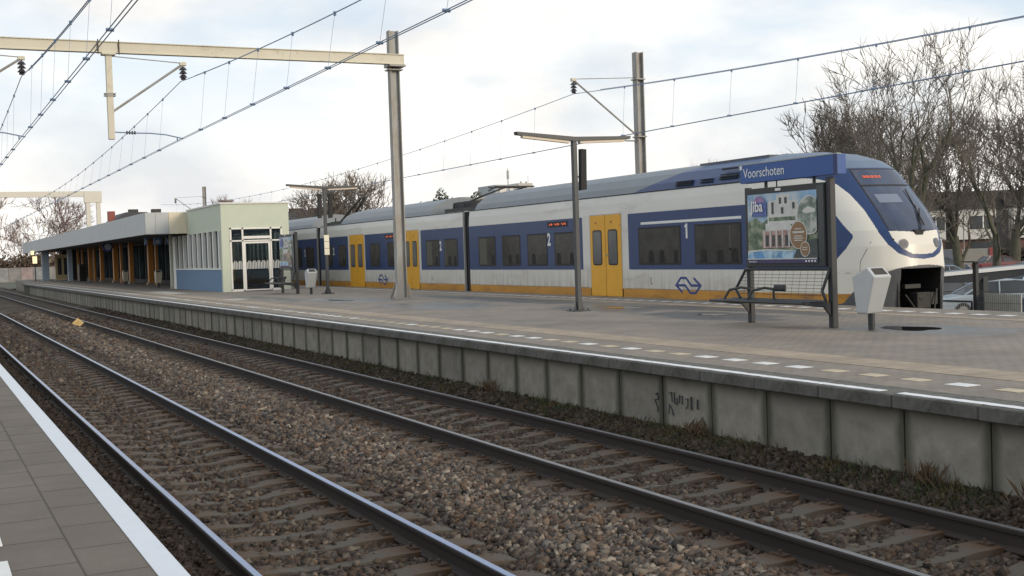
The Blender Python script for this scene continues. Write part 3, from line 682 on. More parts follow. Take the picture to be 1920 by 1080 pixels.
# lights
for s in (-1, 1):
    a = s * .485; yy = front_y(a, 1.33)
    slope = (front_y(.485 + .05, 1.33) - front_y(.485 - .05, 1.33)) / .1 * s
    nv = Vector((slope, -1, .18)).normalized(); c = Vector((CX + a, yy, 1.33))
    o = MB().tube(c - nv * .05, c + nv * .012, .112, n=24).build('headlight', mat('light_bezel', (.16, .17, .19), .25), parent=train)
    MB().tube(c + nv * .012, c + nv * .018, .085, n=24).build('lens', mat('light_lens', (.17, .16, .165), .12, metal=.4, var=.4, vscale=40), parent=o)
    a = s * .68; yy = front_y(a, 1.43); c = Vector((CX + a, yy, 1.43))
    MB().tube(c - nv * .03, c + nv * .01, .022, n=12).build('marker_light', rub, parent=train)
# display on the windscreen top, sun blind, wiper
def on_front(a, z, off=.012): return (CX + a, front_y(a, z) - off, z)
m = MB()
for k in range(22):
    a = -.55 + k * .021
    if k % 5 == 3 and k > 3: continue
    h = .05 if (k * 7) % 3 else .03
    for q in (0, 1):
        z0 = 2.865 + q * .03 - a * .0
        p0 = on_front(a, z0); m.box(p0[0], p0[0] + .016, p0[1] - .004, p0[1] + .004, z0, z0 + .020 if (k + q) % 4 else z0 + .012)
m.build('destination_display', led, parent=train)
m = MB(); n_ = 10
for i in range(n_ + 1):
    a = -.57 + .62 * i / n_
    for z in (2.27, 2.47): m.v.append(on_front(a, z, -.0) if False else (CX + a, front_y(a, z) - .006, z))
for i in range(n_): m.f.append([2 * i, 2 * i + 2, 2 * i + 3, 2 * i + 1]); m.mi.append(0)
m.build('sun_blind', mat('sun_blind', (.17, .20, .27), .5), parent=ws)
m = MB(); n_ = 14
for i in range(n_ + 1):
    a = -.70 + 1.40 * i / n_
    for z in (2.66, 2.70): m.v.append((CX + a, front_y(a, z) - .005, z))
for i in range(n_): m.f.append([2 * i, 2 * i + 2, 2 * i + 3, 2 * i + 1]); m.mi.append(0)
m.build('display_lower_edge', rub, parent=ws)
wp = MB().tube(on_front(0.02, 1.60, .05), on_front(.34, 2.12, .07), .013).tube(on_front(.05, 1.60, .05), on_front(.30, 2.2, .06), .009).tube(on_front(.38, 2.58, .05), on_front(.22, 1.74, .05), .014)
wp.build('wiper', rub, parent=train)
m = MB(); m.prism([(-.16, 1.64), (-.10, 1.52), (.10, 1.52), (.16, 1.64)], lambda u, v, d: (CX + u, 20.20 + d + .0 * v, v), -.03, .02); m.build('wiper_housing', rub, parent=train, bevel=.01)
# body seam
m = MB(); pts = [(-1.04, 1.40), (-1.12, 1.2), (-1.19, .97), (-1.20, .71), (-1.20, .4)]
m.path([(CX + a, front_y(a, z) - .001, z) for a, z in pts], .006, 5)
m.path([(CX + a, front_y(a, .71) - .001, .71) for a in (-1.20, -1.3, -1.37, -1.41)], .005, 5)
m.build('panel_seam', rub, parent=train)
# --- carriages
cars = [(24.5, 41.45, 'a'), (41.95, 60.1, 'b'), (60.6, 78.7, 'c'), (79.2, 98, 'd')]
sec = [(-1.30, -.5), (-1.42, -.35), (-1.42, 2.45), (-1.40, 2.75), (-1.36, 3.0), (-1.2, 3.03), (1.2, 3.03), (1.36, 3.0), (1.40, 2.75), (1.42, 2.45), (1.42, -.35), (1.30, -.5)]
def on_side(y0, y1, z0, z1, m_, name, parent, t=.004, r=0.):
    x = SX
    if r:
        pts = []
        for cy, cz, a0 in ((y1 - r, z1 - r, 0), (y0 + r, z1 - r, 90), (y0 + r, z0 + r, 180), (y1 - r, z0 + r, 270)):
            for i in range(5): a = R(a0 + 22.5 * i); pts.append((cy + r * math.cos(a), cz + r * math.sin(a)))
        mb = MB().prism(pts, lambda u, v, d: (x - d, u, v), -.002, t)
    else: mb = MB().box(x - t, x + .002, y0, y1, z0, z1)
    return mb.build(name, m_, parent=parent)
def vent_grille(parent, y0, y1, z0, z1, x):
    m = MB(); n = max(2, int((z1 - z0) / .05))
    for i in range(n):
        zz = z0 + (z1 - z0) * i / n; m.box(x + (zz - 3.0) * .42 - .014, x + (zz - 3.0) * .42 + .02, y0, y1, zz, zz + .028)
    m.build('roof_vent', rub, parent=parent)
for ci, (y0, y1, nm) in enumerate(cars):
    body = MB().prism(sec, lambda u, v, d: (CX + u, d, v), y0, y1).build('carriage_body', white_p, parent=train)
    MB().box(SX - .003, SX + .002, y0 + (0 if ci else 0), y1, -.02, .24).build('orange_skirt', orange_p, parent=body)
    MB().box(SX - .006, SX, y0, y1, 3.0 - .012, 3.004).build('gutter', rub, parent=body) if False else MB().box(CX - 1.372, CX - 1.35, y0, y1, 2.985, 3.012).build('gutter', rub, parent=body)
    # bogies and underframe
    MB().box(CX - 1.1, CX + 1.1, y0 + 2, y1 - 2, -.9, -.5).build('underframe', dark, parent=body)
def fairing(y0, y1, s0, s1, name, mats, fn=None):
    m = MB(); zz = [3.005 + .685 * i / (48 if fn else 12) for i in range((48 if fn else 12) + 1)]; ny = int((y1 - y0) / (.06 if fn else .5))
    for z in zz:
        w_ = lerp(W, z) if z > 3.03 else 1.355; f = (z - 3.0) / .69
        for i in range(ny + 1):
            t = i / ny; ya = y0 + s0 * math.sin(f * 1.5) * 1.0; yb = y1 - s1 * (1 - math.cos(f * 1.5))
            y = ya + (yb - ya) * t
            m.v.append((CX - w_, y, z))
        for i in range(ny + 1):
            t = i / ny; ya = y0 + s0 * math.sin(f * 1.5); yb = y1 - s1 * (1 - math.cos(f * 1.5)); m.v.append((CX + w_, ya + (yb - ya) * t, z))
    n1 = ny + 1; n2 = 2 * n1
    for j in range(len(zz) - 1):
        for sdd in (0, 1):
            for i in range(ny):
                k = j * n2 + sdd * n1 + i; q = [k, k + 1, k + n2 + 1, k + n2]
                if sdd: q = q[::-1]
                m.f.append(q); m.mi.append(fn(m.v[k][1], zz[j]) if fn else 0)
        for i in (0, ny):
            k = j * n2 + i; m.f.append([k, k + n2, k + n2 + n1, k + n1] if i == 0 else [k + n1, k + n1 + n2, k + n2, k]); m.mi.append(0)
    j = len(zz) - 1
    for i in range(ny):
        k = j * n2 + i; m.f.append([k, k + 1, k + n1 + 1, k + n1]); m.mi.append(0)
    return m.build(name, mats, parent=train)
rf = fairing(24.5, 41.0, 0, .55, 'roof_fairing', [roof_p, blue_p], lambda y, z: 1 if (z - 3.0) < (29.9 - y) / 3.2 * .69 else 0)
fairing(45.3, 56.8, 0, .9, 'roof_fairing', [roof_p]); fairing(61.6, 75, 0, 1.4, 'roof_fairing', [roof_p]); fairing(82, 96, 0, 1, 'roof_fairing', [roof_p])
# roof ribs of uneven cladding along the ridge
m = MB()
m.box(CX - .62, CX + .6, 24.6, 27.6, 3.60, 3.675).build('roof_unit', mat('dark_roof_unit', (.11, .12, .135), .6, var=.2), parent=train)
for y0, y1, z0, z1 in ((26.95, 27.75, 3.07, 3.22), (26.05, 26.6, 3.09, 3.22), (25.0, 25.75, 3.12, 3.28), (24.55, 24.95, 3.14, 3.30), (25.1, 25.75, 3.36, 3.40), (24.5, 24.95, 3.38, 3.42)):
    vent_grille(train, y0, y1, z0, z1, CX - 1.385)
# gangways
for y in (41.7, 60.35, 78.95):
    m = MB()
    for k in range(5): m.box(CX - 1.36 + .03 * (k % 2), CX + 1.36, y - .25 + .1 * k, y - .155 + .1 * k, -.4, 2.98)
    m.build('gangway_bellows', rub, parent=train)
    MB().box(SX - .01, SX + .08, y + .20, y + .27, -.02, 2.97).build('gangway_trim', mat('gangway_trim', (.32, .31, .29), .5), parent=train)
k_ = lambda v: v * 1.1512
SEATS = []
def band(y0, y1, wins, r=.03):
    o = on_side(y0, y1, .80, 2.42, blue_p, 'blue_band', train, .004, r=.04)
    for i, (a, b_) in enumerate(wins):
        w_ = MB().prism([(a, .93), (b_, .93), (b_, 2.0), (a, 2.0)], lambda u, v, d: (SX - d, u, v), .003, .009).build('window', rub, parent=o)
        pn_ = MB().box(SX - .0115, SX - .008, a + .05, b_ - .05, .98, 1.95).build('pane', glass_t, parent=w_)
        sr_ = random.Random(int(a * 100)); yy = a + .12
        while yy < b_ - .45:
            ww = sr_.uniform(.22, .34); sm_ = MB().prism([(yy, .985), (yy + ww, .985), (yy + ww * .95, 1.28), (yy + ww * .8, 1.34), (yy + ww * .15, 1.33)], lambda u, v, d: (SX - d, u, v), .0116, .0126); SEATS.append((o, sm_)); yy += ww + sr_.uniform(.25, .6)
    return o
shape_g = mat('pale_shape', (.10, .095, .08), .5, spec=.2); shape_d = mat('dim_shape', (.05, .048, .043), .5, spec=.2)
def inner(o, y0, y1, z0, z1, m_=None):       # flat pale or dim shapes laid over a pane
    MB().box(SX - .0135, SX - .0115, y0, y1, z0, z1).build('pane_shape', m_ or shape_g, parent=o)
b1 = band(21.9, 30.15, [(27.46, 29.60), (24.76, 26.80)])
inner(b1, 26.0, 26.35, 1.35, 1.93, shape_d); inner(b1, 25.2, 25.26, 1.3, 1.93, shape_g); inner(b1, 25.2, 26.3, 1.3, 1.35, shape_d)
MB().box(SX - .008, SX - .003, 24.75, 29.45, 2.08, 2.15).build('first_class_stripe', white_m, parent=b1)
b2 = band(32.85, 41.45, [(39.16, 40.62), (37.18, 38.62), (35.2, 36.65), (33.3, 34.7)])
inner(b2, 39.9, 40.5, .99, 1.94); inner(b2, 35.25, 35.85, 1.0, 1.3, shape_d); inner(b2, 34.3, 34.6, 1.65, 1.9, shape_g)
b3 = band(41.95, 46.3, [(42.55, 43.85), (44.35, 45.75)])
inner(b3, 45.1, 45.65, .99, 1.94); inner(b3, 43.65, 43.8, .99, 1.94)
b4 = band(48.45, 53.2, [(48.9, 50.25), (51.2, 52.5)])
inner(b4, 51.8, 52.1, 1.0, 1.9, shape_d)
b5 = band(55.65, 60.1, [(56.0, 57.1), (58.1, 59.2)])
b6 = band(60.6, 68.5, [(61.2, 62.6), (63.4, 64.8), (65.8, 67.3)])
for o_, sm_ in SEATS: sm_.build('seat_back', mat('seat_blue_dim', (.034, .032, .033), .6, var=.3, vscale=8, spec=.1), parent=o_)
def door(y0, y1):
    ym = (y0 + y1) / 2
    fr = on_side(y0 - .05, y1 + .05, -.02, 2.47, mat('door_frame', (.45, .42, .35), .5), 'door_surround', train, .003, r=.05)
    for a, b_ in ((y0, ym - .012), (ym + .012, y1)):
        d = on_side(a, b_, .0, 2.44, yel_p, 'door', train, .012, r=.03)
        w_ = MB()
        c0, c1 = a + (b_ - a) * .22, b_ - (b_ - a) * .16
        def rr_(c0, c1, z0, z1, r, t0, t1):
            pts = []
            for cy, cz, a0 in ((c1 - r, z1 - r, 0), (c0 + r, z1 - r, 90), (c0 + r, z0 + r, 180), (c1 - r, z0 + r, 270)):
                for i in range(6): an = R(a0 + 18 * i); pts.append((cy + r * math.cos(an), cz + r * math.sin(an)))
            return MB().prism(pts, lambda u, v, dd: (SX - dd, u, v), t0, t1)
        rr_(c0, c1, .93, 2.0, .1, .011, .016).build('window_seal', rub, parent=d)
        rr_(c0 + .04, c1 - .04, .97, 1.96, .08, .015, .019).build('door_window', mat('door_glass', (.085, .09, .095), .15, var=.25, vscale=2), parent=d)
        MB().tube((SX - .012, (a + b_) / 2 + .1, 2.22), (SX - .02, (a + b_) / 2 + .1, 2.22), .03, n=10).build('door_lamp', shape_g, parent=d)
    MB().box(SX - .005, SX + .001, ym - .02, ym + .02, 0, 2.44).build('door_seal', rub, parent=train)
    MB().box(SX - .022, SX - .01, ym - .09, ym - .05, 1.2, 1.28).build('door_button', mat('door_button', (.15, .3, .25), .4), parent=train)
door(30.55, 32.35); door(46.55, 48.2); door(53.35, 55.4)
def number(ch, y, z, h, par=train):
    if ch == '1':
        MB().prism([(0, 0), (.075, 0), (.075, h), (.02, h), (-.055, h * .84), (-.055, h * .72), (0, h * .80)], lambda u, v, d: (SX - d, y - .10 - u, z + v), .0, .014).build('class_number', white_m, parent=par); return
    z -= .03; h *= 1.08; text(ch, h * 1.42, side_m(SX - .013, y, z), 'class_number', white_m, par, .001, .80, off=.022 * h / .4)
number('1', 27.30, 1.64, .40); number('2', 35.17, 1.63, .36); number('2', 44.3, 1.60, .33); number('2', 57.95, 1.58, .32); number('2', 62.9, 1.55, .32)
# ns-style arrow emblem
def emblem(yc, zc, w_, h_):
    P1 = [(.27, 0), (0, .5), (.2, 1), (.42, 1), (.62, .5), (1, .5)]; P2 = [(.73, 1), (1, .5), (.8, 0), (.58, 0), (.38, .5), (0.02, .5)]
    f = lambda u, v, d: (SX - d, yc + w_ / 2 - u, zc - h_ / 2 + v)
    m = MB()
    m.ribbon([(a * w_, b_ * h_) for a, b_ in P1], h_ * .17, f, .0, .0045); m.ribbon([(a * w_, b_ * h_) for a, b_ in P2], h_ * .17, f, .0, .0055)
    m.build('railway_emblem', mat('emblem_blue', (.02, .045, .19), .4), parent=train)
emblem(27.17, .37, 1.15, .40); emblem(50.95, .36, 1.15, .40)
def side_led(y0, y1, z0, z1):
    o = MB().box(SX - .012, SX - .003, y0 - .1, y1 + .1, z0 - .05, z1 + .05).build('side_display', rub, parent=train)
    m = MB(); n = 15
    for i in range(n):
        a = y0 + (y1 - y0) * i / n
        if i % 6 == 4: continue
        m.box(SX - .016, SX - .012, a, a + (y1 - y0) / n * .7, z0 + .03 * (i % 2), z1 - .03 * ((i + 1) % 3 == 0))
    m.build('display_text', led, parent=o)
side_led(33.9, 35.05, 2.23, 2.30); side_led(49.2, 50.4, 2.22, 2.29)
# seam lines and small hatches on the lower body
m = MB()
for y in (29.0, 45.2): m.box(SX - .004, SX - .002, y - .012, y + .012, .38, .58); m.box(SX - .004, SX - .002, y - .06, y, .38, .4)
m.build('hatch_marking', rub, parent=train)
m = MB()
for y0, y1 in ((24.5, 30.4), (32.5, 41.4), (42, 46.4), (48.4, 53.2), (55.6, 60)): m.box(SX - .0035, SX, y0, y1, .244, .256)
m.build('skirt_line', mat('grime', (.2, .17, .13), .8), parent=train)
# roof equipment in the gaps, pantographs
eq = mat('roof_equipment', (.045, .045, .045), .7, var=.3, vscale=5)
for a, b_, ys_ in ((41.6, 44.9, (42.1, 43.2, 44.2)), (57.5, 61, (58, 59.3))):
    m = MB().box(CX - .9, CX + .9, a, b_, 3.03, 3.2); m.box(CX - .7, CX + .5, a + .9, b_ - .5, 3.2, 3.45 if a < 50 else 3.25)
    for y in ys_: m.tube((CX - .8, y, 3.19), (CX - .8, y, 3.42), .05, .03)
    m.build('roof_equipment', eq, parent=train)
p = MB()
for s in (-.45, .45):
    p.tube((CX + s, 44.6, 3.3), (CX + s * .8, 42.3, 3.62), .035, n=6); p.tube((CX + s * .8, 42.3, 3.62), (CX + s * .9, 40.2, 3.82), .03, n=6)
p.tube((CX - .8, 40.3, 3.84), (CX + .8, 40.3, 3.84), .03); p.tube((CX - .8, 40.9, 3.84), (CX + .8, 40.9, 3.84), .03); p.tube((CX - .8, 40.3, 3.84), (CX - .95, 40.6, 3.7), .025)
p.build('folded_pantograph', eq, parent=train)
p = MB()
p.tube((CX - .25, 60.3, 3.2), (CX - .1, 57.2, 4.35), .06, n=6); p.tube((CX + .25, 60.3, 3.2), (CX + .1, 57.2, 4.35), .06, n=6); p.tube((CX, 57.2, 4.35), (CX, 60.0, 4.98), .035, n=6)
p.tube((CX - .8, 59.9, 4.97), (CX + .8, 59.9, 4.97), .035); p.tube((CX - .8, 60.3, 4.97), (CX + .8, 60.3, 4.97), .035); p.tube((CX, 57.2, 4.35), (CX, 58.0, 3.3), .03, n=6)
p.build('raised_pantograph', eq, parent=train)

# ================================================================ OVERHEAD LINE
YG, YG2 = 37.5, 118.0
def hbeam(m, x, y, z0, z1, b=.30, h=.30, t=.03):
    m.box(x - b / 2, x - b / 2 + t, y - h / 2, y + h / 2, z0, z1); m.box(x + b / 2 - t, x + b / 2, y - h / 2, y + h / 2, z0, z1); m.box(x - b / 2 + t, x + b / 2 - t, y - t / 2, y + t / 2, z0, z1)
    return m
def insulator(par, x, y, zt, zb):
    m = MB().tube((x, y, zt), (x, y, zb), .022, n=8)
    for i in range(3):
        zz = zt - .09 - (zt - zb - .12) * i / 2.6; m.tube((x, y, zz + .05), (x, y, zz - .03), .06, .125, n=14)
    m.tube((x - .07, y, zb + .02), (x + .07, y, zb + .02), .035, n=8)
    return m.build('insulator', ins, parent=par)
def cantilever(par, xp, xi, y, zt=7.42, zl=5.7, zp=7.34):
    m = MB().tube((xp, y, zl), (xi, y, zt), .035, n=8); s = 1 if xi > xp else -1
    m.tube((xp, y, zt + .16), (xi - .0 * s, y, zt + .03), .014, n=6)
    m.build('cantilever_arm', galv, parent=par)
    MB().box(xi - .1, xi + .1, y - .06, y + .06, zt - .05, zt + .06).build('arm_head', cream, parent=par, bevel=.02)
    insulator(par, xi, y, zt - .05, 6.96)
def registration(par, xp, xc, y, z=5.35):
    s = 1 if xc > xp else -1; d = abs(xc - xp)
    m = MB().path([(xp, y, z), (xp + s * d * .3, y, z - .02), (xp + s * d * .55, y, z - .02), (xp + s * d * .8, y, z - .06), (xc + s * .12, y, z - .17)], .018, 6)
    m.tube((xc - s * .05, y, z - .12), (xc - s * .05, y, z - .24), .02)
    m.build('registration_arm', wire, parent=par)
    m = MB()
    for i in range(4): m.tube((xp + s * d * (.19 + .04 * i), y, z - .01), (xp + s * d * (.21 + .04 * i), y, z - .01), .055, n=10)
    m.build('insulator', ins, parent=par)
def drop_post(par, x, y):
    m = MB().box(x - .09, x + .09, y - .08, y + .08, 5.13, 7.67); m.box(x - .2, x + .2, y - .15, y + .15, 7.60, 7.665); m.build('drop_post', cream, parent=par, bevel=.015)
    MB().box(x - .16, x + .16, y - .11, y + .11, 6.40, 6.43).box(x - .16, x + .16, y - .11, y + .11, 6.46, 6.49).build('clamp', galv, parent=par)
gan = thing('catenary_gantry', (14.36, YG, 0), 'cream overhead line gantry with a tall grey steel mast on the island platform', 'gantry')
m = MB(); hbeam(m, 14.36, YG, .0, 8.8, .33, .26, .03); m.build('mast', galv, parent=gan)
m = MB().box(14.05, 14.67, YG - .28, YG + .28, .004, .03)
for s in (-1, 1):
    for q in (-1, 1):
        m.prism([(0, .03), (.17, .03), (0, .52)], lambda u, v, d: (14.36 + s * (.19 + u), YG + q * .12 + d, v), -.012, .012)
        m.tube((14.36 + s * .25, YG + q * .22, .03), (14.36 + s * .25, YG + q * .22, .10), .02)
m.build('foot', galv, parent=gan)
MB().box(-8, 14.62, YG - .30, YG - .155, 7.67, 7.99).box(-8, 14.62, YG - .34, YG - .12, 7.665, 7.69).box(-8, 14.62, YG - .34, YG - .12, 7.975, 8.0).build('beam', cream, parent=gan)
MB().box(14.1, 14.66, YG - .36, YG + .2, 7.60, 7.66).box(14.1, 14.66, YG - .155, YG + .2, 7.66, 7.72).box(14.12, 14.62, YG - .2, YG + .2, 7.50, 7.54).build('beam_bracket', galv, parent=gan)
drop_post(gan, 5.34, YG - .22)
MB().box(5.03, 5.06, YG - .345, YG - .32, 7.62, 8.05).box(5.62, 5.65, YG - .345, YG - .32, 7.62, 8.05).build('clamp_bolt', rust, parent=gan)
cantilever(gan, 5.40, 7.49, YG - .22, 7.42, 5.95)
registration(gan, 5.40, 7.29, YG - .22)
drop_post(gan, .7, YG - .22); cantilever(gan, .76, 2.95, YG - .22, 7.42, 5.95); registration(gan, .76, 2.85, YG - .22)
mst = thing('catenary_mast', (23.82, YG, -1), 'grey steel overhead line mast behind the train roof with a slanting bracket', 'mast', 'single overhead line masts')
m = MB(); hbeam(m, 23.82, YG, -1.2, 8.5, .30, .30, .03); m.build('mast', galv, parent=mst)
cantilever(mst, 23.68, 21.12, YG, 7.42, 5.50); MB().box(23.62, 24.0, YG - .2, YG + .2, 5.42, 5.46).box(23.62, 24.0, YG - .2, YG + .2, 7.5, 7.54).tube((23.66, YG, 5.3), (22.6, YG, 5.3), .03).build('clamp', galv, parent=mst)
m2 = dup(mst, (23.82 + 1.0, 116, -1), 'distant overhead line mast rising beyond the waiting room roof')
# far gantry
g2 = thing('catenary_gantry', (15.0, YG2, 0), 'far pale overhead gantry with twin posts behind the station canopy', 'gantry')
pg = mat('far_gantry_paint', (.66, .63, .55), .6, var=.04)
for a in (14.35, 15.25): MB().box(a, a + .37, YG2 - .2, YG2 + .2, 0, 7.7).build('post', pg, parent=g2)
MB().box(-6, 15.7, YG2 - .2, YG2 + .2, 7.75, 8.25).box(14.2, 15.75, YG2 - .25, YG2 + .25, 7.2, 8.25).build('beam', pg, parent=g2)
MB().tube((7.2, YG2, 6.9), (7.2, YG2, 7.4), .09, .05, n=8).tube((5.4, YG2, 5.9), (7.2, YG2, 7.4), .05).box(5.2, 5.4, YG2 - .1, YG2 + .1, 5.2, 7.75).build('bracket', galv, parent=g2)
def messz(y):
    if y < YG: return 5.83 + .00101 * (y - 4.5) ** 2
    a = 1.1 / ((YG2 - YG) / 2) ** 2; return 5.83 + a * (y - (YG + YG2) / 2) ** 2
def line(xm, xc, lb, twin=True, ysag=YG):
    o = thing('overhead_line', (xc, YG, 4.8), lb, 'overhead wires', 'overhead lines of the three tracks')
    Ys = [-8 + i * 1.75 for i in range(0, 26)] + [YG] + [YG + 2.5 + i * 2.5 for i in range(31)] + [YG2]; Ys = sorted(y for y in set(Ys) if -8 <= y <= YG2)
    def X(y, x0): return x0 + (0 if y < YG else 0)
    m = MB(); m.path([(xm, y, messz(y)) for y in Ys], .012, 5)
    m.path([(xm + .06, y, messz(y) + (.035 if y < YG else 0)) for y in Ys if y <= YG - 1.5], .010, 5)
    m.build('messenger_wire', wire, parent=o)
    for s in ((-.035, .035) if twin else (0,)):
        MB().path([(xc + s, -8, 5.02), (xc + s, YG, 5.12), (xc + s, YG2, 5.05), (xc + s, 300, 5.05)], .0095, 5).build('contact_wire', wire, parent=o)
    y = YG - 1.4 if False else YG - 4.2; ds = []
    yy = YG - 3.4
    while yy > -6: ds.append(yy); yy -= 2.9
    yy = YG + 3
    while yy < 112: ds.append(yy); yy += 2.9
    for y in ds:
        zc = 5.02 + .1 * (y + 8) / (YG + 8) if y < YG else 5.10
        MB().tube((xm, y, messz(y)), (xc, y, zc), .0045, n=4).tube((xc - .06, y, zc + .01), (xc + .06, y, zc + .01), .028, n=6).tube((xm, y - .0, messz(y) + .03), (xm, y, messz(y) - .05), .028, n=6).build('dropper', wire, parent=o)
    return o
line(2.95, 2.85, 'overhead wires of the near track, leftmost of the three lines')
line(7.45, 7.27, 'overhead wires crossing the gantry beam above the second track')
line(21.12, 21.0, 'overhead wires above the train, passing behind the platform masts')

# ================================================================ LAMPS
def lamp(x, y, h, lb, plates=False, sp=(.2,)):
    o = thing('platform_lamp', (x, y, 0), lb, 'street lamp', 'T shaped platform lamps')
    MB().box(x - .055, x + .055, y - .06, y + .06, .02, h - .02).build('post', lampm, parent=o, bevel=.008)
    m = MB().box(x - .22, x + .22, y - .2, y + .2, .004, .022)
    for a in (-.16, .16):
        for b_ in (-.14, .14): m.tube((x + a, y + b_, .02), (x + a, y + b_, .06), .018)
    m.prism([(0, .02), (.1, .02), (0, .25)], lambda u, v, d: (x + .055 + u, y + d, v), -.01, .01); m.prism([(0, .02), (-.1, .02), (0, .25)], lambda u, v, d: (x - .055 + u, y + d, v), -.01, .01)
    m.build('foot', lampm, parent=o)
    for s in (-1, 1):
        dz = .10 if s < 0 else .035
        m = MB().prism([(0, h - .05), (s * 1.5, h - .02 + dz), (s * 1.52, h + .05 + dz), (0, h + .05)], lambda u, v, d: (x + u, y + d, v), -.085, .085); m.build('lamp_arm', lampm, parent=o)
        MB().prism([(s * .14, h - .10), (s * 1.36, h - .08 + dz * .9), (s * 1.36, h - .02 + dz * .9), (s * .14, h - .048)], lambda u, v, d: (x + u, y + d, v), -.06, .06).build('lamp_tube', lampg, parent=o)
    for dx in sp:
        b_ = MB().prism([(dx - .085, h - 1.20), (dx + .07, h - 1.18), (dx + .09, h - .24), (dx - .06, h - .23)], lambda u, v, d: (x + u, y - .02 + d, v), -.07, .07); so_ = b_.build('loudspeaker', spk, parent=o, bevel=.01)
        MB().box(x + dx * .4 - .04, x + dx * .4 + .04, y - .02, y + .02, h - .9, h - .86).build('bracket', lampm, parent=so_)
    if plates:
        pm_ = mat('cream_plate', (.78, .74, .60), .4)
        for k in range(3): MB().box(x - .10, x + .10, y - .085, y - .065, 1.54 + .265 * k, 1.79 + .265 * k).build('notice_plate', pm_, parent=o)
    return o
lamp(13.9, 24.76, 4.02, 'dark T shaped platform lamp with one speaker, right of the gantry mast')
lamp(14.53, 46.03, 4.18, 'dark T shaped platform lamp with three cream plates near the waiting room', True, (-.22, .22))

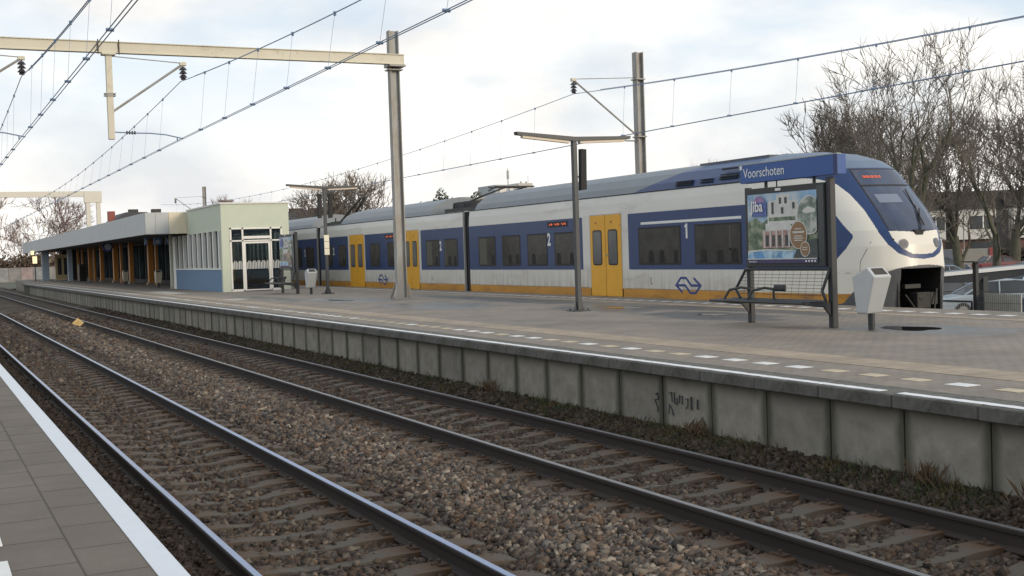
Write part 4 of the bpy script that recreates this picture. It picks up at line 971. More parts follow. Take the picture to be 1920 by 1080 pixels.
# ================================================================ POSTER SEATS
def poster_seat(dx, dy, near, lb):
    # near one stands at X 13.75, Y 15.8..18.05
    X0 = 13.75; ya, yb = 15.80, 18.02
    o = thing('poster_seat', (X0, 16.9, 0), lb, 'bench', 'seats with poster cases and station names')
    MB().box(X0 - .06, X0 + .06, ya - .055, ya + .055, 0, 2.52).build('post', blackm, parent=o, bevel=.012); MB().box(X0 - .05, X0 + .05, yb - .05, yb + .05, 0, 2.47).build('post', blackm, parent=o, bevel=.012)
    ca = MB().box(X0 - .09, X0 + .05, ya + .06, yb - .055, 1.02, 2.44).build('poster_case', blackm, parent=o, bevel=.01)
    MB().box(X0 - .097, X0 - .088, ya + .07, ya + .24, 1.05, 2.40).build('case_side_panel', mat('case_side', (.028, .035, .04), .2), parent=ca)
    # poster: flat layered print
    y0, y1, z0, z1 = 15.98 + .05, 17.93, 1.09, 2.33
    xf = X0 - .0935
    FP = lambda k: (lambda u, v, d: (xf - .0006 * k - d, y1 - u * (y1 - y0), z0 + v * (z1 - z0)))
    ps = MB().box(xf - .0004, xf + .002, y0, y1, z0, z1).build('poster', mat('poster_sky', (.22, .38, .56), .45, var=.35, vscale=2.5, dirt=(.5, .56, .6), dscale=3, dpos=.5), parent=ca)
    lay = [0]
    def shp(poly, m_, name='print'):
        lay[0] += 1; MB().prism(poly, FP(lay[0]), 0, .0004).build(name, m_, parent=ps) if False else parts.append((poly, lay[0], m_))
    parts = []
    pv = lambda n, c, v=.3, s=6: mat('print_' + n, c, .45, var=v, vscale=s)
    green = mat('print_green', (.10, .15, .09), .5, var=.6, vscale=9, dirt=(.33, .36, .25), dscale=7, dpos=.52)
    wht = pv('white', (.60, .60, .57), .15); dk = pv('dark', (.05, .06, .06), .5, 12); pink = pv('pink', (.42, .27, .24), .4, 14); brown = pv('brown', (.26, .15, .075), .1); teal = mat('print_pool', (.10, .27, .50), .4, var=.3, vscale=5, dirt=(.45, .62, .72), dscale=4, dpos=.5); pur = pv('purple', (.045, .035, .11), .15)
    def ell(cx, cy, rx, ry, n=28): return [(cx + rx * math.cos(2 * math.pi * i / n), cy + ry * math.sin(2 * math.pi * i / n)) for i in range(n)]
    shp([(0, .18), (1, .18), (1, .55), (.9, .62), (.8, .56), (.66, .6), (.5, .66), (.36, .68), (.22, .58), (.12, .66), (0, .6)], green)
    shp([(.30, .66), (.30, .88), (.43, .90), (.43, .98), (.62, .98), (.62, .88), (.74, .88), (.74, .62), (.68, .55), (.3, .52)], wht)
    shp([(.32, .60), (.70, .60), (.70, .655), (.32, .655)], green)
    for a, b_ in ((.36, .78), (.47, .84), (.55, .84), (.66, .76), (.36, .70), (.50, .70)): shp([(a, b_), (a + .035, b_), (a + .035, b_ + .09), (a, b_ + .09)], dk)
    shp([(.22, .22), (.22, .46), (.70, .48), (.70, .22)], pink)
    shp([(.27, .46), (.27, .57), (.62, .57), (.66, .47)], wht)
    for a in (.27, .36, .45, .55, .62): shp([(a, .24), (a + .045, .24), (a + .045, .40), (a, .40)], dk)
    for a in (.24, .33, .42, .51, .60, .67): shp([(a, .22), (a + .018, .22), (a + .018, .48), (a, .48)], wht)
    shp([(0, .06), (.72, .06), (.70, .14), (.5, .19), (.2, .20), (0, .17)], teal)
    shp([(0, .16), (.3, .185), (.66, .165), (.66, .18), (.3, .205), (0, .185)], wht)
    shp([(.66, .06), (1, .06), (1, .34), (.86, .30), (.72, .2)], dk)
    shp(ell(.90, .66, .175, .27), wht); shp(ell(.90, .66, .163, .255), mat('print_hill', (.20, .26, .22), .45, var=.5, vscale=5, dirt=(.5, .5, .46), dscale=5, dpos=.5))
    shp([(.80, .72), (.88, .78), (.98, .74), (.98, .70), (.86, .68)], wht)
    parts[:] = [([(min(max(u, .0), .998), min(max(v, .0), 1)) for u, v in p], k, m_) for p, k, m_ in parts]
    shp(ell(.745, .39, .122, .195), wht); shp(ell(.745, .39, .112, .185), brown); shp(ell(.835, .19, .066, .105), wht); shp(ell(.835, .19, .058, .095), brown)
    for v, a, b_ in ((.47, .70, .79), (.43, .67, .83), (.415, .67, .82), (.37, .69, .80), (.34, .68, .82), (.31, .69, .80)): shp([(a, v), (b_, v), (b_, v + .013), (a, v + .013)], wht)
    for v in (.21, .18): shp([(.80, v), (.87, v), (.87, v + .01), (.80, v + .01)], wht)
    shp(ell(.19, .87, .085, .10), mat('print_sun', (.32, .2, .38), .5, var=.3, vscale=8)); shp([(.08, .68), (.30, .68), (.30, .88), (.08, .88)], mat('print_logo_blue', (.10, .14, .36), .5, var=.3, vscale=6))
    shp([(0, 0), (.999, 0), (.999, .055), (0, .055)], pur); shp([(0, .055), (.999, .055), (.999, .068), (0, .068)], wht)
    for poly, k, m_ in parts:
        MB().prism(poly, FP(k), 0, .0004).build('print_area', m_, parent=ps)
    text('Jiba', .27, side_m(xf - .04, y1 - .075 * (y1 - y0), z0 + .75 * (z1 - z0)), 'poster_title', white_m, ps, .0006, .9, off=.006)
    text('www.jiba.nl', .05, side_m(xf - .04, y1 - .05, z0 + .016), 'poster_web_address', white_m, ps, .0006)
    MB().prism([(.42, 1.03), (.50, 1.03), (.50, 1.065), (.42, 1.065)], FP(4), 0, .002).build('case_label', white_m, parent=ca)
    mm_ = MB()
    for a in (.84, .88, .92, .96): mm_.prism([(a, .015), (a + .02, .015), (a + .02, .04), (a, .04)], FP(45), 0, .0006)
    mm_.build('poster_icons', white_m, parent=ps)
    # name board
    nb = MB().box(X0 - .10, X0 + .10, 15.52, 18.12, 2.55, 2.88).build('name_board', signb, parent=o, bevel=.008)
    MB().box(X0 - .105, X0 - .099, 15.50, 15.60, 2.545, 2.885).build('board_end', mat('sign_dark_blue', (.012, .03, .13), .4), parent=nb)
    text('Voorschoten', .245, side_m(X0 - .104, 18.02, 2.645), 'station_name', white_m, nb, .001, .90)
    MB().box(X0 - .106, X0 - .101, 18.055, 18.12, 2.80, 2.875).build('pictogram', white_m, parent=nb)
    MB().box(X0 - .103, X0 - .0, 15.52, 18.12, 2.882, 2.90).build('board_top', mat('board_top', (.35, .38, .38), .5), parent=nb)
    m = MB()
    for yb_, rb_ in ((17.5, .03), (16.2, .03), (17.2, .012)): MB().tube((X0, yb_, 2.42), (X0, yb_, 2.57), rb_).build('bracket', blackm, parent=nb)
    # bench, towards the camera side
    seat = MB(); 
    for i in range(5): seat.box(X0 - .62 + .1 * i, X0 - .54 + .1 * i, ya + .02, 18.42, .43 - .012 * (i - 2) ** 2 * .3, .455 - .012 * (i - 2) ** 2 * .3)
    seat.tube((X0 - .63, ya + .02, .43), (X0 - .63, 18.42, .43), .025).tube((X0 - .12, ya + .02, .44), (X0 - .12, 18.42, .44), .025)
    seat.build('seat', blackm, parent=o)
    for y in (ya + .0, yb + .0): MB().prism([(0, .12), (0, .42), (-.62, .44), (-.62, .40), (-.2, .34)], lambda u, v, d: (X0 + u, y + d, v), -.02, .02).build('seat_bracket', blackm, parent=o)
    br = MB()
    c = [(X0 - .14, ya + .02, .46), (X0 - .16, ya + .08, .62), (X0 - .06, ya + .0, .98), (X0 - .06, 18.08, .98), (X0 - .16, 18.26, .62), (X0 - .14, 18.16, .46)]
    br.path(c, .026, 8)
    for i in range(7):
        z = .54 + .058 * i; f = (z - .62) / .36; x = X0 - .16 + .10 * max(0, f); br.tube((x, ya + .04, z), (x, 18.2 - .12 * max(0, f), z), .0042, n=5)
    for y in np.arange(ya + .15, 18.15, .19): br.tube((X0 - .155, y, .48), (X0 - .07, y, .97), .0025, n=4)
    br.build('mesh_backrest', blackm, parent=o)
    for y in (17.92, 17.24):
        MB().path([(X0 - .58, y + .14, .45), (X0 - .5, y + .08, .62), (X0 - .3, y, .66), (X0 - .15, y - .06, .63), (X0 - .14, y - .06, .46)], .024, 7).build('armrest', blackm, parent=o)
    if near: MB().box(X0 - .24, X0 - .17, 16.78, 17.08, .60, .72).build('head_pad', blackm, parent=o, bevel=.03)
    return o
ps1 = poster_seat(0, 0, True, 'black poster case and seat under the blue Voorschoten name board, near the train nose')
# far one: shorter, seen edge-on next to the waiting room; copied without the name board
ps2 = bpy.data.objects.new('poster_seat', None); COL.objects.link(ps2); ps2.location = (13.85, 49.0, 0); tag(ps2, 'black poster case and seat just right of the waiting room door', 'bench', 'seats with poster cases and station names')
for ch in kids(ps1):
    if ch.name.startswith('name_board'): continue
    c = ch.copy(); COL.objects.link(c); c.parent = ps2
    for g_ in kids(ch):
        d = g_.copy(); COL.objects.link(d); d.parent = c
        for h_ in kids(g_):
            if h_.name.startswith('poster_title') or h_.name.startswith('poster_web'): continue
            e_ = h_.copy(); COL.objects.link(e_); e_.parent = d

# ================================================================ LITTER BINS
def litter_bin(x, y, lb, mt=binm, gp='white litter bins on one post'):
    o = thing('litter_bin', (x, y, 0), lb, 'litter bin', gp)
    # wedge body: taller and wider at the top
    b = MB(); k = 0
    prof_ = [(.17, .26), (-.07, .26), (-.28, .86), (-.11, 1.01), (.24, .86)]
    hwb = [.16, .16, .19, .18, .18]
    for (v, z_), hw_ in zip(prof_, hwb): b.v += [(x - hw_, y + v, z_), (x + hw_, y + v, z_)]
    for i in range(5): j = (i + 1) % 5; b.f.append([2 * i, 2 * j, 2 * j + 1, 2 * i + 1]); b.mi.append(0)
    b.f += [[8, 6, 4, 2, 0], [1, 3, 5, 7, 9]]; b.mi += [0, 0]
    bo = b.build('body', mt, parent=o, bevel=.02)
    q = MB(); n = Vector((0, -.15, .25)).normalized()
    f = lambda u, v, d: (x + u, y - .25 + v * .25 - .0 + n.y * -d * -1, .86 + v * .15 + d)
    q.prism([(-.13, .2), (.135, .2), (.125, .85), (-.12, .85)], lambda u, v, d: (x + u, y - .28 + v * .17 - .66 * d, .86 + v * .15 + .75 * d), .0, .006); q.build('mouth', dkin, parent=bo)
    MB().tube((x, y, .0), (x, y, .28), .055, n=14).build('post', blackm, parent=o)
    MB().box(x + .165, x + .215, y - .06, y + .06, .55, .72).build('ashtray', mt, parent=bo, bevel=.02)
    return o
litter_bin(13.83, 14.99, 'white wedge shaped litter bin in front of the train nose')
litter_bin(14.02, 46.6, 'white litter bin standing left of the lamp with cream plates')
litter_bin(12.6, 72.2, 'pale litter bin under the canopy, the nearer of the two', mat('bin_cream', (.55, .50, .38), .5))
litter_bin(12.6, 84.5, 'pale litter bin under the canopy, the farther of the two', mat('bin_cream', (.55, .50, .38), .5))

# ================================================================ WAITING ROOM
wr = thing('waiting_room', (12.6, 55.5, 0), 'pale green and blue flat roofed waiting room with white framed glazing', 'building')
XA, XB, Y0, Y1, ZT = 12.58, 15.74, 55.5, 67.3, 4.03
DX0, DX1 = 12.95, 15.39
MB().box(XA, DX0, Y0, Y0 + .25, 0, 2.93).box(DX1, XB, Y0, Y0 + .25, 0, 2.93).box(XA, XB, Y0, Y0 + .25, 2.93, ZT).build('front_wall', kgreen, parent=wr)
MB().box(XA, XA + .2, Y0 + .25, 63.18, 2.82, ZT).box(XB - .2, XB, Y0 + .25, 63.18, 2.82, ZT).build('upper_wall', kgreen, parent=wr)
MB().box(XA + .003, XA + .2, Y0 + .25, Y1, 0, 1.03).box(XB - .2, XB - .003, Y0 + .25, Y1, 0, 1.03).build('lower_wall', kblue, parent=wr)
MB().box(XA - .05, XB + .05, Y0 - .05, 63.2, ZT, ZT + .07).build('roof', mat('roof_edge', (.70, .70, .66), .6), parent=wr)
MB().tube((13.9, 60, ZT + .07), (13.9, 60, ZT + .32), .3, n=14).tube((13.9, 60, ZT + .32), (13.9, 60, ZT + .40), .38, n=14).build('roof_vent', mat('vent', (.2, .16, .15), .6), parent=wr)
m = MB()
for k in range(10):
    y = Y0 + .5 + k * 1.17; m.box(XA - .05, XA + .10, y - .09, y + .09, 1.09, 2.82)
m.box(XA - .02, XA + .14, Y0 + .25, Y1, 1.03, 1.09).box(XA - .01, XA + .1, Y1 - .7, Y1 + .02, 0, 2.82); m.build('window_mullions', kwhite, parent=wr)
MB().box(XA + .11, XA + .12, Y0 + .25, Y1 - .2, 1.09, 2.82).build('side_glazing', kglass, parent=wr)
m = MB()
for k in range(14):
    y = Y0 + .6 + k * .85; m.box(XB - .12, XB - .02, y - .05, y + .05, 1.05, 2.82)
m.build('rear_mullions', kwhite, parent=wr); MB().box(XB - .14, XB - .13, Y0 + .25, Y1 - .2, 1.03, 2.82).build('side_glazing', kglass, parent=wr)
MB().box(XA + .2, XB - .2, 62.4, 62.55, 0, 1.25).build('inner_wall', kblue, parent=wr); m = MB()
for k in range(7): m.box(13.0 + .42 * k, 13.1 + .42 * k, 62.4, 62.5, 1.25, 2.8)
m.build('inner_mullions', kwhite, parent=wr)
MB().box(XA + .2, XB - .2, 66.9, 67.1, 0, 2.82).build('rear_wall', mat('rear_dim', (.14, .14, .15), .8), parent=wr)
MB().box(XA + .2, XB - .2, Y0 + .3, Y1 - .2, .005, .02).build('floor', asph, parent=wr); MB().box(XA + .2, XB - .2, Y0 + .25, Y1 - .2, 2.83, 2.9).build('ceiling', soffit, parent=wr)
fr = MB(); fy0, fy1 = Y0 - .03, Y0 + .09
for x in (DX0, 13.50, 14.82, DX1 - .07): fr.box(x, x + .075, fy0, fy1, .06, 2.93)
fr.box(DX0, DX1, fy0, fy1, 2.86, 2.93).box(DX0, DX1, fy0, fy1, 2.30, 2.36).box(DX0, 13.5, fy0, fy1, .0, .1).box(14.86, DX1, fy0, fy1, .0, .1).box(13.57, 14.82, fy0, fy1, 2.42, 2.54)
fr.build('glazing_frame', kwhite, parent=wr)
MB().box(DX0, DX1, Y0 + .02, Y0 + .03, .06, 2.9).build('front_glazing', kglass, parent=wr)
dr = MB().box(13.58, 13.66, fy0 + .01, fy1 + .02, .03, 2.28).box(14.73, 14.81, fy0 + .01, fy1 + .02, .03, 2.28).box(13.66, 14.73, fy0 + .01, fy1 + .02, 2.2, 2.28).box(13.66, 14.73, fy0 + .01, fy1 + .02, .03, .08).build('door', kwhite, parent=wr)
MB().tube((14.68, fy0 - .03, .9), (14.68, fy0 - .03, 1.4), .015).build('handle', galv, parent=dr)
m = MB()
for k in range(32):
    x = DX0 + .09 + k * .073
    if any(abs(x - q) < .05 for q in (13.53, 14.85)): continue
    m.box(x, x + .035, Y0 + .012, Y0 + .016, 1.02 + .0, 1.40 - (.06 if k % 3 == 0 else 0))
m.build('glass_stripes', mat('frosted_stripe', (.70, .72, .70), .6), parent=wr)
MB().prism([(0, .5), (.14, .5), (.2, 1.35), (.04, 1.38)], lambda u, v, d: (13.13 + u, Y0 + .6 + d, v), 0, .3).build('inner_bin', mat('inner_bin', (.5, .52, .42), .5), parent=wr)

# ================================================================ STATION CANOPY
cn = thing('station_canopy', (12, 67.5, 0), 'long flat station canopy with grey fascia and orange pillars behind the waiting room', 'canopy')
CXA, CXB, CY0, CY1 = 10.5, 16.6, 63.2, 142
MB().box(CXA + .05, CXB, CY0 + .05, CY1, 2.95, 3.92).build('roof', soffit, parent=cn)
m = MB(); y = CY0
while y < CY1:
    y2 = min(y + 3.0, CY1); m.box(CXA, CXA + .05, y + .012, y2, 2.9, 4.0); y = y2
m.build('side_fascia', fasc, parent=cn)
MB().box(CXA, 11.0, CY0 - .02, CY0 + .05, 2.9, 4.0).box(11.012, 11.66, CY0 - .02, CY0 + .05, 2.9, 4.0).build('front_fascia', fasc, parent=cn)
MB().box(11.672, 12.575, CY0 - .02, CY0 + .05, 2.9, 4.0).build('front_fascia', fascb, parent=cn)
MB().box(12.44, 12.57, 67.42, 67.6, 0, 2.95).build('corner_post', mat('post_pale', (.55, .55, .46), .6), parent=cn)
for y, w_, d in ((79.5, .14, .3), (81.7, .32, .5), (89.7, .26, .5), (94.3, .15, .3), (97.2, .34, .5), (104.9, .26, .5), (109.4, .16, .3), (112.3, .3, .5), (117.8, .16, .3), (121.1, .2, .3)):
    p_ = MB().box(13.8 - w_ / 2, 13.8 + w_ / 2, y - d / 2, y + d / 2, .0, 3.05).build('pillar', orwood, parent=cn)
    if w_ > .25: MB().box(13.8 - w_ * .8, 13.8 + w_ * .8, y - d * .7, y + d * .7, 0, .16).build('plinth', mat('plinth', (.30, .24, .17), .8), parent=p_)
MB().box(11.2, 11.85, 128, 128.6, 0, 3.05).build('end_column', mat('column_blue_grey', (.38, .45, .52), .6), parent=cn)
MB().box(12.5, 12.9, 117.5, 118, 0, 3.0).build('column', mat('column_blue_grey', (.38, .45, .52), .6), parent=cn)
# glazed station rooms beneath
rm = thing('station_rooms', (15, 90, 0), 'dark glazed station rooms under the canopy between the orange pillars', 'building')
m = MB().box(14.7, 16.2, 70.5, 141, 0, 2.94); m.build('wall', dkwall, parent=rm)
for k in range(26):
    y = 71.2 + k * 2.6
    w_ = MB().box(14.66, 14.695, y, y + 2.0, .3, 2.7).build('window', mat('matt_black', (.02, .02, .02), .95, spec=0), parent=rm)
    MB().box(14.65, 14.662, y + .08, y + 1.92, .38, 2.62).build('pane', mat('room_glass', (.035, .045, .05), .9, var=.6, vscale=.8, spec=.0), parent=w_)
bd = mat('beige_door', (.62, .48, .27), .5)
db = MB().box(13.2, 14.7, 128.6, 131.6, 0, 3.04).build('lobby', dkwall, parent=rm)
d_ = MB().box(12.45, 13.95, 128.35, 128.6, .02, 2.55).build('door', bd, parent=rm)
for a in (12.68, 13.25): MB().box(a, a + .34, 128.31, 128.35, .55, 2.2).build('door_window', mat('door_dark', (.06, .06, .07), .2), parent=d_)
MB().box(12.3, 14.1, 128.2, 128.6, 0, .06).build('step', fascb, parent=rm)
ck = thing('station_clock', (12.9, 90, 2.9), 'round blue station clock hanging under the canopy', 'clock')
MB().tube((12.3, 90, 2.68), (12.3, 90.16, 2.68), .36, n=24).build('case', mat('clock_blue', (.04, .07, .25), .4), parent=ck); MB().tube((12.3, 89.98, 2.68), (12.3, 90.0, 2.68), .24, n=24).build('face', mat('clock_face', (.5, .55, .62), .4), parent=ck); MB().tube((12.3, 90.1, 2.95), (12.3, 90.1, 3.06), .03).build('hanger', blackm, parent=ck)
for x, w_, lb in ((11.55, .16, 'narrow blue hanging sign under the canopy, left of three'), (12.05, .42, 'wide blue hanging sign under the canopy, middle of three'), (12.72, .2, 'blue hanging sign under the canopy, right of three')):
    s_ = MB().box(x, x + w_, 70.0, 70.1, 2.45, 2.86).build('hanging_sign', mat('hang_sign_blue', (.10, .20, .38), .4), origin=(x, 70, 2.45), label=lb, cat='sign', group='blue hanging signs')
    MB().box(x + w_ * .25, x + w_ * .75, 69.985, 69.998, 2.56, 2.74).build('pictogram', mat('sign_pale', (.45, .55, .65), .5), parent=s_)
    MB().tube((x + w_ / 2, 70.05, 2.86), (x + w_ / 2, 70.05, 3.06), .012).build('hanger', blackm, parent=s_)
sg = thing('lit_sign', (11.0, 138, 1.8), 'small lit yellow white box signs at the far canopy end', 'sign')
lit = mat('lit_panel', (.8, .7, .45), .5, emit=((1, .8, .45), 1.2))
MB().box(10.35, 10.75, 128, 128.2, 1.75, 2.45).box(10.2, 10.5, 128, 128.2, 2.6, 3.0).build('panels', lit, parent=sg); MB().tube((10.55, 128.1, 0), (10.55, 128.1, 3.0), .05).build('post', blackm, parent=sg)
cb_ = thing('vending_cabinet', (13.2, 118, 0), 'dark cabinet standing under the canopy left of the beige doors', 'cabinet'); MB().box(13.0, 13.6, 113.6, 114.4, 0, 1.5).build('body', blackm, parent=cb_, bevel=.03); MB().box(13.0, 13.6, 113.55, 113.6, .2, 1.3).build('front', glass_t, parent=cb_)

# ================================================================ BACKGROUND
GZ = -1.8
def tree_data(seed, H, spread, r0, lean=0., levels=6, up_=.25, split_h=.25, dens=1.0, rmin=.009):
    rr = random.Random(seed); T = MB(); C = MB()
    def tube(m, pts, rs, n):
        k0 = len(m.v)
        for i, (p, r) in enumerate(zip(pts, rs)):
            d = (pts[min(i + 1, len(pts) - 1)] - pts[max(i - 1, 0)]).normalized(); a = d.orthogonal().normalized(); b = d.cross(a)
            for j in range(n): t = 2 * math.pi * j / n; q = p + a * (r * math.cos(t)) + b * (r * math.sin(t)); m.v.append((q.x, q.y, q.z))
        for i in range(len(pts) - 1):
            for j in range(n): k = k0 + i * n; m.f.append([k + j, k + (j + 1) % n, k + n + (j + 1) % n, k + n + j]); m.mi.append(0)
    def grow(p, d, ln, r, lev):
        nseg = 4 if lev < 3 else 3; pts = [p]; rs = [r]; q = p; dd = d.copy()
        r_end = r * (.62 if lev < levels else .35)
        for i in range(nseg):
            wob = .07 + .035 * lev
            dd = (dd + Vector((rr.gauss(0, wob), rr.gauss(0, wob), rr.gauss(0, wob * .6) + up_ * .22))).normalized(); q = q + dd * (ln / nseg); pts.append(q); rs.append(r + (r_end - r) * (i + 1) / nseg)
        tube(T if lev <= 2 else C, pts, rs, 8 if lev == 0 else (6 if lev < 3 else 3))
        if lev >= levels: return
        nb = (3 if lev else 4) if rr.random() < .45 * dens else 2
        for i in range(nb):
            ax = Vector((rr.gauss(0, 1), rr.gauss(0, 1), rr.gauss(0, .4))); ax = (ax - dd * ax.dot(dd)).normalized()
            ang = rr.uniform(.22, .62) * spread; nd = (dd * math.cos(ang) + ax * math.sin(ang)).normalized()
            grow(q, nd, max(ln * rr.uniform(.70, .90), .5), max(r_end * rr.uniform(.6, .85), rmin), lev + 1)
        # side shoots
        for i in range(1, nseg):
            if rr.random() < (.65 if lev > 0 else .3) * dens:
                ax = Vector((rr.gauss(0, 1), rr.gauss(0, 1), rr.gauss(0, .5))); ax = (ax - dd * ax.dot(dd)).normalized(); ang = rr.uniform(.6, 1.1)
                nd = (dd * math.cos(ang) + ax * math.sin(ang)).normalized()
                grow(pts[i], nd, max(ln * rr.uniform(.5, .75), .45), max(rs[i] * .42, rmin), min(levels, lev + 2))
    grow(Vector((0, 0, 0)), Vector((lean, lean * .3, 1)).normalized(), H * split_h, r0, 0)
    zs_ = [v[2] for v in C.v]; zs_.sort(); s = H / zs_[-3]
    for m in (T, C): m.v = [(x * s, y * s, z * s) for x, y, z in m.v]
    return T, C
bark = mat('bark', (.10, .095, .07), .9, var=.3, vscale=3, dirt=(.075, .078, .045), dscale=1.2, dpos=.55)
twig = mat('twigs', (.125, .108, .09), .9, var=.2, vscale=2)
twigp = mat('pink_lit_twigs', (.22, .15, .125), .9, var=.2, vscale=.8)  # pinkish light on the far trees painted into twig and bark colours
barkp = mat('pink_lit_bark', (.20, .15, .12), .9)
protos = {}
def tree(loc, H, kind, label, rz=0, sx=1., cat='tree', gp='bare winter trees'):
    if kind not in protos:
        sd, sp, r0, lv, up2, sh, dn, bm_, tm_, rm_ = KINDS[kind]
        T, C = tree_data(sd, 10, sp, r0, .03, lv, up2, sh, dn, rm_)
        o = thing('bare_tree', (0, 0, 0), label, cat, gp); T.build('trunk', bm_, parent=o, smooth=True); C.build('crown', tm_, parent=o); protos[kind] = o
        o.location = loc; o.scale = (H / 10 * sx, H / 10 * sx, H / 10); o.rotation_euler.z = rz; return o
    o = dup(protos[kind], loc, label, rz, (H / 10 * sx, H / 10 * sx, H / 10)); return o
KINDS = {'big': (11, 1.0, .28, 6, .45, .20, .95, bark, twig, .011), 'slim': (5, .85, .20, 6, .6, .26, .95, bark, twig, .012), 'round': (23, 1.1, .24, 6, .45, .14, 1.05, bark, twig, .015), 'dome': (61, .95, .20, 7, .7, .10, 1.0, bark, mat('pale_twigs', (.17, .14, .115), .9), .012), 'far': (31, 1.0, .24, 6, .4, .2, 1.0, barkp, twigp, .024), 'big2': (47, 1.05, .26, 6, .45, .20, .95, bark, twig, .011)}
tree((51.7, 52.6, GZ), 15.6, 'big', 'tallest bare tree with a thick trunk just right of the train nose', 0.6, .95)
tree((71.6, 81.0, GZ), 15.6, 'round', 'broad bare tree whose crown shows left of the station name board end', 1.0, .9)
tree((70.3, 76.9, GZ), 15.0, 'big2', 'bare tree directly above the train nose roof', 2.0, 1.0)
tree((57.7, 51.9, GZ), 13.4, 'slim', 'bare tree with a dark upright trunk before the white houses, nearer the right edge', .3, 1.25)
tree((75.0, 84.5, GZ), 15.0, 'big', 'bare tree behind the train between the name board and the nose', 2.9, 1.0)
tree((69.6, 79.6, GZ), 13.0, 'slim', 'bare bushy tree, leftmost of the right hand group', 1.9, 1.2)
tree((73.6, 69.7, GZ), 13.5, 'round', 'slender bare tree in front of the gap between the houses', 3.0, .8)
tree((63.3, 52.4, GZ), 15.0, 'big2', 'bare tree cut by the right picture edge', 4.4, 1.05)
tree((81.6, 93.6, GZ), 17.0, 'slim', 'bare tree behind the train, furthest back of the right group', 2.2, 1.3)
tree((80.8, 82.8, GZ), 15.0, 'big', 'bare tree behind the tallest tree, its crown mixing with it', 4.0, 1.0)
tree((89.5, 78.6, GZ), 15.0, 'round', 'broad bare tree in front of the houses at the far right', 5.0, 1.0)
tree((62.5, 64.5, GZ), 13.6, 'big2', 'lower bare tree filling the gap behind the windscreen', 5.2, 1.05)
tree((75.5, 62.5, GZ), 13.6, 'slim', 'bare tree rising behind the bicycle shelter', 1.2, 1.35)
tree((34.8, 105.5, GZ), 11.2, 'dome', 'round bare tree between the waiting room and the gantry mast', 2.6, 1.15)
tree((77, 107, GZ), 12.6, 'slim', 'bare tree whose tips just show above the train roof vents', .5, 1.0)
tree((84, 99, GZ), 13.2, 'big', 'bare tree with fine tips showing over the train roof by the name board', 1.5, .8)
tree((80.6, 149.8, GZ), 10.8, 'round', 'small bare tree top far behind the nearer lamp', 2.5, .8)
tree((36.0, 150, GZ), 11.5, 'far', 'distant bare tree tips above the waiting room roof', 2.5, .9, gp='distant bare trees')
tree((17.6, 197, GZ), 14.8, 'far', 'pinkish distant bare tree above the canopy end, left one', 0, 1.0, gp='distant bare trees')
tree((23.0, 206, GZ), 14.4, 'far', 'pinkish distant bare tree above the canopy end, right one', 1.9, .8, gp='distant bare trees')
tree((9.0, 162, GZ), 13.4, 'far', 'distant bare tree cut by the left picture edge', 3.1, .9, gp='distant bare trees')
tree((17.5, 236, GZ), 12.4, 'far', 'faint distant bare tree behind the left rail yard wall', 4.1, 1.0, gp='distant bare trees')
# evergreen behind the train
def leafy(name, loc, rx, ry, rz_, n, m_, lb, cat, ls=.16, seed=1, kind=None):
    rr = random.Random(seed); m = MB(); blobs = [(rr.gauss(0, .42), rr.gauss(0, .42), rr.uniform(.1, 1), rr.uniform(.18, .42)) for _ in range(16)]
    for _ in range(n):
        b = rr.choice(blobs); v = Vector((rr.gauss(0, 1), rr.gauss(0, 1), rr.gauss(0, 1))).normalized() * b[3] * rr.random() ** .4
        p = Vector(((b[0] + v.x) * rx, (b[1] + v.y) * ry, max(.02, (b[2] * .8 + v.z)) * rz_)) + Vector(loc); a = Vector((rr.gauss(0, 1), rr.gauss(0, 1), rr.gauss(0, 1))).normalized() * ls; c = a.orthogonal().normalized() * ls * .6; k = len(m.v)
        m.v += [tuple(p - a), tuple(p + c), tuple(p + a), tuple(p - c)]; m.f.append([k, k + 1, k + 2, k + 3]); m.mi.append(0)
    if kind:
        return m.build(name, m_, origin=loc, label=lb, cat=cat, kind=kind)
    o = thing(name, loc, lb, cat); m.build('crown', m_, parent=o); MB().tube(loc, (loc[0], loc[1], loc[2] + rz_ * .8), .16, .06).build('trunk', bark, parent=o); return o
leaf = mat('dark_evergreen', (.045, .05, .03), .8, var=.5, vscale=2)
leafy('evergreen_tree', (35.4, 82.8, GZ), 2.7, 2.0, 7.4, 15000, leaf, 'dark evergreen tree behind the folded pantograph', 'tree', .14, 3)
brn = mat('brown_hedge', (.10, .07, .05), .9, var=.4, vscale=1)
leafy('undergrowth', (20, 232, GZ), 14, 4, 5.5, 9000, brn, 'brown winter undergrowth behind the far left wall', 'bushes', .35, 5, kind='stuff')
leafy('undergrowth', (6, 246, GZ), 8, 4, 6, 5000, brn, 'brown winter bushes at the left picture edge', 'bushes', .35, 6, kind='stuff')
hg = mat('hedge', (.055, .045, .028), .9, var=.5, vscale=1.5)
def hedge(p0, p1, h, t_, n, lb, seed):
    rr = random.Random(seed); m = MB()
    for _ in range(n):
        f = rr.random(); x = p0[0] + (p1[0] - p0[0]) * f + rr.gauss(0, t_); y = p0[1] + (p1[1] - p0[1]) * f + rr.gauss(0, t_); z = GZ + h * rr.random() ** .7
        a = Vector((rr.gauss(0, 1), rr.gauss(0, 1), rr.gauss(0, 1))).normalized() * .22; c = a.orthogonal().normalized() * .13; p = Vector((x, y, z)); k = len(m.v)
        m.v += [tuple(p - a), tuple(p + c), tuple(p + a), tuple(p - c)]; m.f.append([k, k + 1, k + 2, k + 3]); m.mi.append(0)
    m.build('hedge', hg, origin=(p0[0], p0[1], GZ), label=lb, cat='hedge')
hedge((106, 112), (130, 90), 1.6, .5, 9000, 'long brown hedge in front of the white houses', 4)

